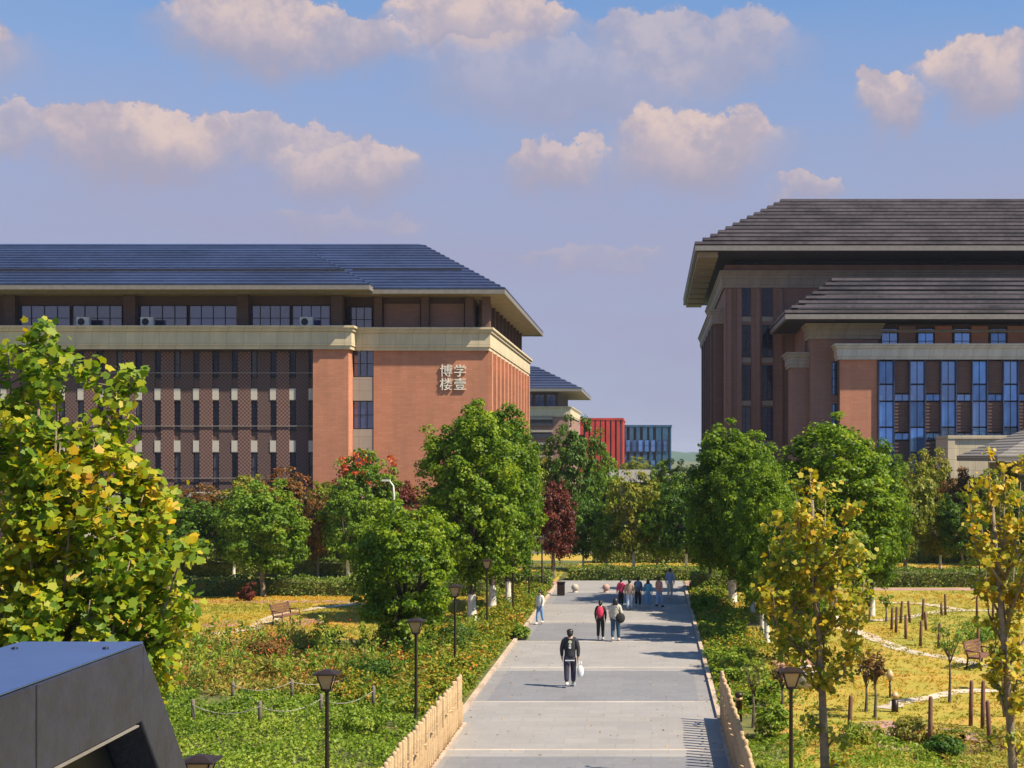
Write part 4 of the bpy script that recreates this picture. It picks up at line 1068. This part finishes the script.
spots = [(xx(201, 20.7), 20.7, 'lamp top peeping out at the bottom beside the dark steel parapet'), (xx(327, 29), 29, 'garden lamp standing alone in the bright green ground cover'),
         (xx(416, 38.3), 38.3, 'garden lamp in front of the bushy round tree trunk'), (xx(455, 48.4), 48.4, 'garden lamp just beyond the left log fence end'),
         (xx(487, 60.5), 60.5, 'garden lamp in front of the white painted camphor trunks'), (xx(513, 64.5), 64.5, 'slim garden lamp right of the white painted trunks'),
         (xx(529, 71), 71, 'slim garden lamp left of the man in white'), (xx(542, 77), 77, 'slim garden lamp directly behind the man in white'),
         (xx(552, 88), 88, 'farthest garden lamp under the maroon tree'), (xx(791, 29.3), 29.3, 'garden lamp right of the path beside the golden plane tree')]
for i, (x, y, lab) in enumerate(spots):
    o = L0 if i == 0 else copy_tree(L0)
    o.location = (x, y, 0); tag(o, lab, 'lamp', 'garden lamps along the path')
# tall pale street light behind
e = empty('street_lamp', (xx(394, 92), 92, 0), 0, 'tall slim white street light rising above the bushy round tree', 'street lamp')
b = MB(); b.tube([(0, 0, 0), (0, 0, 4.9), (-.05, 0, 5.5), (-.3, 0, 5.85)], [.09, .07, .06, .05], 8); b.build('post', M['white_metal'], e)
b = MB(); b.box(-.8, -.25, -.1, .1, 5.8, 5.92); b.build('lamp_head', M['white_metal'], e)

# ------------------------------------------------------------------ posts, ropes, stakes
GP = 'rope posts in the left planting'
bpost = MB(); bpost.lathe([(.055, -.05), (.055, .72), (.04, .76), (.01, .77)], 9); pm_ = bpost.mesh('rope_post', M['wood_grey'])
A_ = [(193,727,'rope post nearest the dark steel parapet, front row'), (260,729,'rope post left of the lone garden lamp, front row'), (321,721,'rope post touching the lone garden lamp, front row'), (373.5,712,'rope post before the dark bushy shrub, front row')]
B_ = [(233,705,'rope post on the left of the back row, among marsh plants'), (292,702,'rope post in the middle of the back row, among marsh plants'), (359,691,'rope post on the right of the back row, beside the dark shrub')]
pa = []
for row in (A_, B_):
    q = []
    for px, py, lab in row:
        p = gd(px, py); o = link('rope_post', pm_, None, p); o.scale = (1, 1, 1.0 if row is A_ else .9); tag(o, lab, 'post', GP); q.append(p)
    pa.append(q)
for q, lab in zip(pa, ('front', 'back')):
    b = MB()
    for a, c in zip(q[:-1], q[1:]):
        pts = [Vector(a).lerp(Vector(c), t/10) + Vector((0, -.06, .62 - .22*4*(t/10)*(1-t/10))) for t in range(11)]
        b.tube(pts, .01, 5)
    o = b.build('rope', M['rope']); tag(o, f'pale rope sagging between the {lab} row of rope posts', 'rope')
stk = [(355,235,1,'leftmost of the close cluster by the curved path'),(372,245,1.1,'second of the close cluster by the curved path'),(390,207,1,'back one of the close cluster by the curved path'),
       (410,268,1,'lone one just below the close cluster'),(426,206,1,'right one of the close cluster by the curved path'),(467,296,1,'lower one left of the vase shaped sapling'),(475,196,1,'upper one between the cluster and the far pair'),
       (489,235,.8,'short one left of the vase shaped sapling'),(537,305,1,'one touching the vase shaped sapling'),(549,178,.6,'short one of the far pair'),(564,176,1,'tall one of the far pair'),
       (686,186,1,'one beside the far pale path'),(690,310,.9,'one in front of the wide low shrub'),(662,606,1.25,'left one of the near trio at lower right'),(708,616,1.3,'middle one of the near trio at lower right'),
       (738,705,1.3,'nearest one at lower right, beside a fallen stick'),(795,570,1.2,'one below the park bench'),(820,656,1.2,'one next to the thin plane tree at the border'),(504,690,1.3,'tall one between the dry shrubs'),(190,655,1.15,'one right of the golden plane tree'),
       (748,185,.9,'one just left of the thin plane tree, far up'), (822,182,.9,'one just right of the thin plane tree, far up')]
for i, (zx, zy, h, lab) in enumerate(stk):
    p = gd(800 + zx/3.879, 570 + zy/3.879); rnd = random.Random(i)
    b = MB(); b.lathe([(.06, -.1), (.062, h*.5), (.055, h*.96), (.04, h), (.005, h+.01)], 8)
    o = b.build('wooden_stake', M['wood'], None, p); o.rotation_euler = (rnd.uniform(-.06, .06), rnd.uniform(-.07, .07), 0)
    tag(o, 'brown wooden stake, ' + lab, 'stake', 'wooden stakes on the right lawn')
p = gd(985, 745); b = MB(); b.tube([(-.9, .5, .04), (0, .1, .05), (.7, -.4, .05)], .035, 6)
tag(b.build('fallen_stick', M['wood'], None, p), 'brown stick lying on the grass beside the nearest stake', 'stick')
b = MB(); b.lathe([(.09, 0), (.09, .7), (.12, .72), (.12, .8), (.02, .84)], 10); p = gd(739, 722)
e = empty('bollard_light', p, 0, 'dark bollard light just right of the log fence end', 'bollard'); b.build('body', M['lamp_metal'], e)
b = MB(); b.lathe([(.1, .62), (.1, .69)], 10); b.build('light_band', M['lamp_glass'], e)
for px, by, h, lab in ((890, 697, .85, 'small lantern shaped lawn light beside the rusty sapling'), (895, 712, .6, 'squat lawn light at the end of the pale path')):
    e = empty('lawn_light', gd(px, by), 0, lab, 'lawn light', 'lawn lights on the right lawn')
    b = MB(); b.tube([(0, 0, -.05), (0, 0, h*.6)], .03 if h > .7 else .1, 8); b.build('post', M['lamp_metal'], e)
    b = MB(); b.lathe([(.06, h*.6), (.12, h*.78), (.12, h*.82), (.03, h)], 10); b.build('lamp_shade', M['lamp_glass'], e)

# ------------------------------------------------------------------ benches, bins, stones
def bench(px, py, rz, label):
    e = empty('park_bench', gd(px, py), rz, label, 'bench', 'wooden park benches on the lawns')
    b = MB()
    for k in range(4): b.box(-.75, .75, -.22 + .12*k, -.13 + .12*k, .42, .46)
    b.build('seat', M['wood'], e)
    b = MB()
    for k in range(4):
        z = .52 + .11*k; y = .27 + .035*k; b.box(-.75, .75, y, y + .035, z, z + .09)
    b.build('backrest', M['wood'], e)
    for sx in (-1, 1):
        b = MB(); x = sx*.68
        b.tube([(x, -.24, 0), (x, -.2, .42)], .03, 6); b.tube([(x, .3, 0), (x, .24, .42), (x, .42, .98)], .03, 6); b.tube([(x, -.22, .41), (x, .25, .41)], .025, 6)
        b.build('leg', M['lamp_metal'], e)
        b = MB(); b.tube([(x, -.22, .64), (x, .3, .66)], .03, 6); b.tube([(x, -.2, .42), (x, -.2, .64)], .025, 6); b.build('armrest', M['wood'], e)
bench(287, 625, R(72), 'wooden park bench seen end on beside the curved path on the left lawn')
bench(982, 668, R(55), 'wooden park bench on the right lawn in front of the wide low shrub')
e = empty('litter_bin', gd(561, 596), 0, 'dark square litter bin at the left end of the path', 'litter bin')
b = MB(); b.box(-.2, .2, -.17, .17, .04, .68); b.build('body', M['lamp_metal'], e, bevel=.02)
b = MB(); b.box(-.23, .23, -.2, .2, .69, .76); b.build('lid', M['lamp_metal'], e, bevel=.02)
pale = plain('pale_granite', (.42, .36, .3), .8, 0, .2, 4); redd = plain('pinkish_granite', (.42, .26, .22), .8, 0, .2, 4)
for px, m_, lab in ((575, pale, 'pale stone ball bollard nearest the litter bin'), (606, redd, 'pinkish stone ball bollard in the middle of the path end')):
    e = empty('stone_bollard', gd(px, 593), 0, lab, 'bollard', 'stone ball bollards at the path end')
    b = MB(); b.ell((0, 0, .3), (.2, .2, .2), 16, 10); b.build('ball', m_, e)
    b = MB(); b.lathe([(.15, 0), (.15, .08), (.1, .12)], 14); b.build('foot', m_, e)
e = empty('boulder', gd(806, 690), 0, 'smooth cream boulder behind the right lamp post', 'boulder')
b = MB(); b.ell((0, 0, .38), (.42, .34, .42), 16, 10); b.build('stone', pale, e)

# ------------------------------------------------------------------ steel parapet by the camera
e = empty('steel_parapet', (0, 0, 0), 0, 'dark grey coated steel parapet with sloping end at the bottom left', 'parapet')
zt = 6.87; X0, X1 = -1.80, -1.45
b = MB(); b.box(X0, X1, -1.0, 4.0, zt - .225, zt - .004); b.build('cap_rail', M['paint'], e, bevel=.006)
b = MB(); b.box(X0, X1, -1.0, 4.0, zt - .003, zt + .003); b.build('sky_tinted_top', M['steel'], e, bevel=.002)  # added thin sheet, its blue paints the sky's reflection on the rail top
b = MB(); k = len(b.v); pr = [(4.003, zt), (4.003, zt - .24), (4.003 + 5.55, zt - .24 - 6.64), (4.003 + 5.72, zt - .24 - 6.64), (4.003 + 5.95, zt - .24 - 6.64)]
prof = [(4.004, zt), (3.99, zt - .228), (9.53, 0), (9.83, 0)]
b.v = [(X0, y, z) for y, z in prof] + [(X1, y, z) for y, z in prof]
for q in ((3, 2, 1, 0), (4, 5, 6, 7), (0, 1, 5, 4), (1, 2, 6, 5), (2, 3, 7, 6), (3, 0, 4, 7)): b.face(q)
b.build('sloping_rail', M['paint'], e, bevel=.006)
b = MB(); b.v = [(x, y, z) for x in (X0 + .1, X1 - .12) for y, z in ((-1, 0), (9.4, 0), (3.97, zt - .232), (-1, zt - .232))]
for q in ((0, 1, 2, 3), (7, 6, 5, 4), (0, 4, 5, 1), (1, 5, 6, 2), (2, 6, 7, 3), (3, 7, 4, 0)): b.face(q)
b.build('infill_panel', M['steel_dark'], e)
b = MB(); b.box(X1 - .004, X1 + .006, -1.0, 3.95, zt - .231, zt - .2265); b.build('bead', M['fascia'], e)

b = MB(); b.lathe([(.009, 0), (.009, .003), (.005, .005)], 10); scm = b.mesh('screw', M['dark_metal'])
for y in (1.2, 2.5, 3.85):
    for x in (X0 + .05, X1 - .05): link('screw', scm, e, (x, y, zt + .0028))
b = MB(); b.box(X1 - .001, X1 + .0015, 3.3, 3.306, zt - .22, zt - .008); b.build('seam', M['steel_dark'], e)
# fallen leaves
M['fol_litter'] = foliage('fallen_leaves', [(0, (.16, .08, .03)), (.5, (.36, .2, .04)), (1, (.45, .3, .05))], .1, 1, .2, .2)
o = scatter('fallen_leaves', 91, 420, lambda a, b_, r: (XL + .1 + 7.0*((a**2.6)*.5 if b_ > .45 else 1 - (a**2.2)*.5), 29 + 50*r.random()), lambda x, y, r: .04, .07, M['fol_litter'], QUAD, .18, 2, .25)
tag(o, 'dry fallen leaves lying along the edges of the grey path', 'fallen leaves')
o = scatter('fallen_leaves', 92, 900, lambda a, b_, r: (3 + 12*a, 30 + 30*b_), lambda x, y, r: .05, .09, M['fol_litter'], QUAD, .4, 3, .3)
tag(o, 'brown fallen leaves on the lawn round the golden plane tree', 'fallen leaves')

# ------------------------------------------------------------------ people
skin_m = plain('skin', (.42, .25, .17), .55, 0, .08); hair_m = plain('black_hair', (.015, .012, .012), .45, 0, .3, 20)
_cm = {}
def cloth(c):
    if c not in _cm: _cm[c] = plain('cloth', c, .85, 0, .18, 9, .3)
    return _cm[c]
def skinned(name, joints, edges, root, m, parent, sub=1):
    """joints: {key: (pos, rx, ry)} -> one continuous surface"""
    keys = list(joints); me = bpy.data.meshes.new(name)
    me.from_pydata([joints[k][0] for k in keys], [(keys.index(a), keys.index(b_)) for a, b_ in edges], [])
    me.materials.append(m); o = link(name, me, parent)
    sk = o.modifiers.new('skin', 'SKIN'); sk.use_smooth_shade = True
    if not me.skin_vertices: me.skin_vertices.add if False else None
    lay = me.skin_vertices[0].data if len(me.skin_vertices) else None
    if lay is None:
        bpy.context.view_layer.objects.active = o
        lay = me.skin_vertices[0].data
    for i, k in enumerate(keys):
        lay[i].radius = (joints[k][1], joints[k][2]); lay[i].use_root = (k == root)
    ss = o.modifiers.new('sub', 'SUBSURF'); ss.levels = sub; ss.render_levels = sub
    return o
def person(px, fpy, hpx, rz, top, trou, label, stride=.22, arm=.15, hair='short', bag=None, shoe=(.5, .48, .45), wide=1, group=None, longtop=0, legskin=False):
    p = gd(px, fpy); s = (hpx/F*p.y) / 1.73
    t = empty('person', p + Vector((0, 0, .03)), rz, label, 'person', group); t.scale = (s*wide, s, s)
    J = {'pelvis': ((0, 0, .95), .13, .10), 'waist': ((0, .01, 1.1), .115, .085), 'chest': ((0, .01, 1.3), .15, .1), 'collar': ((0, 0, 1.43), .09, .07),
         'neck': ((0, .01, 1.5), .05, .052), 'skull': ((0, .02, 1.585), .07, .082), 'crown': ((0, .015, 1.665), .062, .078), 'nose': ((0, .11, 1.585), .012, .012)}
    E_ = [('pelvis', 'waist'), ('waist', 'chest'), ('chest', 'collar'), ('collar', 'neck'), ('neck', 'skull'), ('skull', 'crown'), ('skull', 'nose')]
    for sd_, q in ((-1, 'l'), (1, 'r')):
        st = stride*sd_; sw = -arm*sd_
        J['sh'+q] = ((sd_*.165, 0, 1.4), .055, .055); J['el'+q] = ((sd_*.225, sw*.3, 1.14), .04, .04); J['wr'+q] = ((sd_*.22, sw + .05, .9), .027, .03)
        J['pa'+q] = ((sd_*.215, sw + .07, .82), .022, .04)
        J['hi'+q] = ((sd_*.085, 0, .88), .085, .09); J['kn'+q] = ((sd_*.09, st*.55 + .03, .49), .055, .06); J['an'+q] = ((sd_*.09, st, .09 + (.06 if st < 0 else 0)), .035, .04); J['to'+q] = ((sd_*.1, st + .15, .035), .038, .03)
        E_ += [('collar', 'sh'+q), ('sh'+q, 'el'+q), ('el'+q, 'wr'+q), ('wr'+q, 'pa'+q), ('pelvis', 'hi'+q), ('hi'+q, 'kn'+q), ('kn'+q, 'an'+q), ('an'+q, 'to'+q)]
        for f in range(4):
            y = sw + .042 + .02*f; ln = (.06, .075, .07, .05)[f]
            J[f'f{f}'+q] = ((sd_*.213, y, .79), .008, .008); J[f'g{f}'+q] = ((sd_*.2, y + .006, .79 - ln), .007, .007)
            E_ += [('pa'+q, f'f{f}'+q), (f'f{f}'+q, f'g{f}'+q)]
        J['th'+q] = ((sd_*.205, sw + .125, .81), .009, .009); J['tt'+q] = ((sd_*.2, sw + .135, .775), .008, .008)
        E_ += [('pa'+q, 'th'+q), ('th'+q, 'tt'+q)]
    body = skinned('body', J, E_, 'pelvis', skin_m, t)
    g_ = 1.22
    T = {k: (J[k][0], J[k][1]*g_ + .012, J[k][2]*g_ + .012) for k in ('pelvis', 'waist', 'chest', 'collar', 'shl', 'shr', 'ell', 'elr')}
    T['waist'] = (J['waist'][0], .16, .125); T['chest'] = (J['chest'][0], .185, .135); T['collar'] = ((0, .005, 1.47), .1, .085); T['pelvis'] = ((0, 0, .97), .165, .13); T['hem'] = ((0, 0, .84 - longtop), .165 + longtop*.2, .13)
    E_.append(('pelvis', 'hem'))
    for q in 'lr': T['wr'+q] = (J['wr'+q][0], .046, .046); T['el'+q] = (J['el'+q][0], .062, .062); T['sh'+q] = (J['sh'+q][0], .08, .08)
    tp = skinned('jacket', T, [e for e in E_ if e[0] in T and e[1] in T], 'chest', cloth(top), t)
    Q = {'pelvis': ((0, 0, .95), .145, .118), 'waist': ((0, .005, 1.03), .135, .11)}
    for q in 'lr':
        Q['hi'+q] = (J['hi'+q][0], .102, .108); Q['kn'+q] = (J['kn'+q][0], .078, .082)
        a = J['an'+q][0]; Q['an'+q] = ((a[0], a[1], a[2] + .03), .062, .066)
    skinned('trousers', Q, [e for e in E_ if e[0] in Q and e[1] in Q], 'pelvis', cloth(trou), t)
    for q in 'lr':
        a = J['an'+q][0]; b = MB(); b.ell((a[0], a[1] + .06, a[2] - .03), (.055, .14, .055), 10, 6); b.build('shoe', cloth(shoe), t)
    b = MB()
    if hair == 'short': b.ell((0, 0, 1.655), (.093, .103, .085), 14, 8); b.ell((0, -.035, 1.6), (.085, .075, .09), 12, 8)
    elif hair == 'long': b.ell((0, 0, 1.655), (.096, .106, .085), 14, 8); b.ell((0, -.055, 1.54), (.1, .07, .19), 12, 8)
    else: b.ell((0, 0, 1.655), (.095, .105, .085), 14, 8); b.ell((0, -.04, 1.6), (.088, .075, .1), 12, 8); b.tube([(0, -.1, 1.66), (0, -.16, 1.6), (0, -.14, 1.45)], [.03, .035, .012], 7)
    b.build('hair', hair_m, t)
    return t, tp, s
def backpack(px, fpy, hpx, rz, col, label):
    """worn pack: a thing of its own against the wearer's back"""
    p = gd(px, fpy); s = (hpx/F*p.y) / 1.73
    t = empty('backpack', p + Vector((0, 0, .03)), rz, label, 'backpack'); t.scale = (s, s, s)
    b = MB(); b.ell((0, -.21, 1.24), (.16, .11, .25), 14, 10); b.build('body', cloth(col), t)
    b = MB(); b.ell((0, -.28, 1.13), (.11, .05, .11), 12, 8); b.build('pocket', cloth(tuple(c*.6 for c in col)), t)
    for sx in (-1, 1):
        b = MB(); b.tube([(sx*.09, -.14, 1.4), (sx*.1, .02, 1.475), (sx*.12, .14, 1.36), (sx*.13, .1, 1.16), (sx*.14, -.1, 1.08)], .018, 6); b.build('strap', cloth(tuple(c*.6 for c in col)), t)
GPp = 'people walking on the path'
t, tp, s = person(570, 688, 58, R(3), (.02, .022, .03), (.03, .03, .055), 'person in black jacket with white back print and dark trousers, nearest on the path', .16, .1, 'short', group=GPp, shoe=(.7, .7, .66), wide=1.1)
b = MB()
b.lathe([(.05, 0), (.05, .006), (.036, .006)], 16, (0, 0, 0))
pr = b.build('back_emblem', cloth((.5, .52, .35)), tp, (0, -.155, 1.36)); pr.rotation_euler = (R(90), 0, 0)
b = MB()
for k, (w_, z) in enumerate(((.05, 1.285), (.07, 1.255), (.04, 1.225), (.075, 1.195), (.05, 1.168))): b.box(-w_/2, w_/2, -.163, -.15, z, z + .018)
b.build('back_print', cloth((.75, .75, .75)), tp)
b = MB(); b.box(-.13, .13, -.15, -.12, .8, .825); b.build('hem_stripe', cloth((.6, .6, .62)), tp)
p = gd(570, 688); e = empty('carrier_bag', p + Vector((.33, .03, .35)), 0, 'white plastic carrier bag in the right hand of the person in black', 'bag')
b = MB(); b.ell((0, 0, .17), (.11, .07, .2), 12, 8); b.build('body', cloth((.75, .75, .74)), e)
b = MB(); b.tube([(-.05, 0, .34), (-.03, 0, .5), (.03, 0, .5), (.05, 0, .34)], .01, 5); b.build('handle', cloth((.75, .75, .74)), e)
person(600.5, 641, 40, R(-4), (.03, .02, .025), (.015, .015, .018), 'person with bright red backpack and black clothes, left one of the walking pair', .14, .12, 'tail', group=GPp)
backpack(600.5, 641, 40, R(-4), (.6, .03, .08), 'bright red backpack on the left one of the walking pair')
person(615.5, 642, 43, R(-8), (.5, .47, .4), (.03, .08, .14), 'person in cream coat and blue jeans, right one of the walking pair', .16, .12, 'long', group=GPp, wide=1.08)
p = gd(615.5, 642); e = empty('shoulder_bag', p, 0, 'round black shoulder bag against the cream coat', 'bag')
b = MB(); b.ell((.2, -.17, .98), (.19, .09, .21), 14, 9); b.build('body', cloth((.02, .02, .02)), e)
b = MB(); b.tube([(.2, -.2, 1.15), (.05, -.17, 1.4), (-.08, .0, 1.5), (0, .15, 1.3), (.15, .1, 1.1)], .015, 6); b.build('strap', cloth((.02, .02, .02)), e)
person(621, 608, 29, R(10), (.6, .05, .12), (.015, .015, .02), 'person in hot pink top and black trousers, leftmost of the far group', .14, .1, 'short', group=GPp)
person(629.5, 611, 31, R(0), (.38, .27, .2), (.3, .38, .5), 'person in beige brown top and pale blue trousers in the far group', .1, .1, 'short', group=GPp, wide=1.1, shoe=(.2, .2, .22))
person(638, 608, 30.5, R(-5), (.1, .14, .2), (.02, .02, .03), 'person in slate blue jacket and black trousers in the middle of the far group', .14, .1, 'short', group=GPp)
backpack(638, 608, 30.5, R(-5), (.12, .2, .3), 'grey blue backpack on the person in black trousers in the far group')
person(648, 608, 28, R(0), (.12, .4, .55), (.15, .35, .6), 'person all in light sky blue in the far group', .1, .1, 'long', group=GPp, wide=1.1)
person(659, 608, 31, R(-40), (.62, .3, .24), (.3, .42, .65), 'person in white and salmon shirt with pale jeans, right in the far group', .16, .12, 'short', group=GPp, shoe=(.03, .03, .03))
person(670, 599.5, 31, R(0), (.3, .38, .6), (.6, .58, .52), 'tall person in light blue shirt and off white trousers, farthest ahead', .14, .12, 'short', group=GPp)
person(540, 625, 34, R(150), (.66, .66, .62), (.16, .3, .55), 'person in white top and light jeans walking alone along the left path edge', .14, .1, 'long', group=GPp)
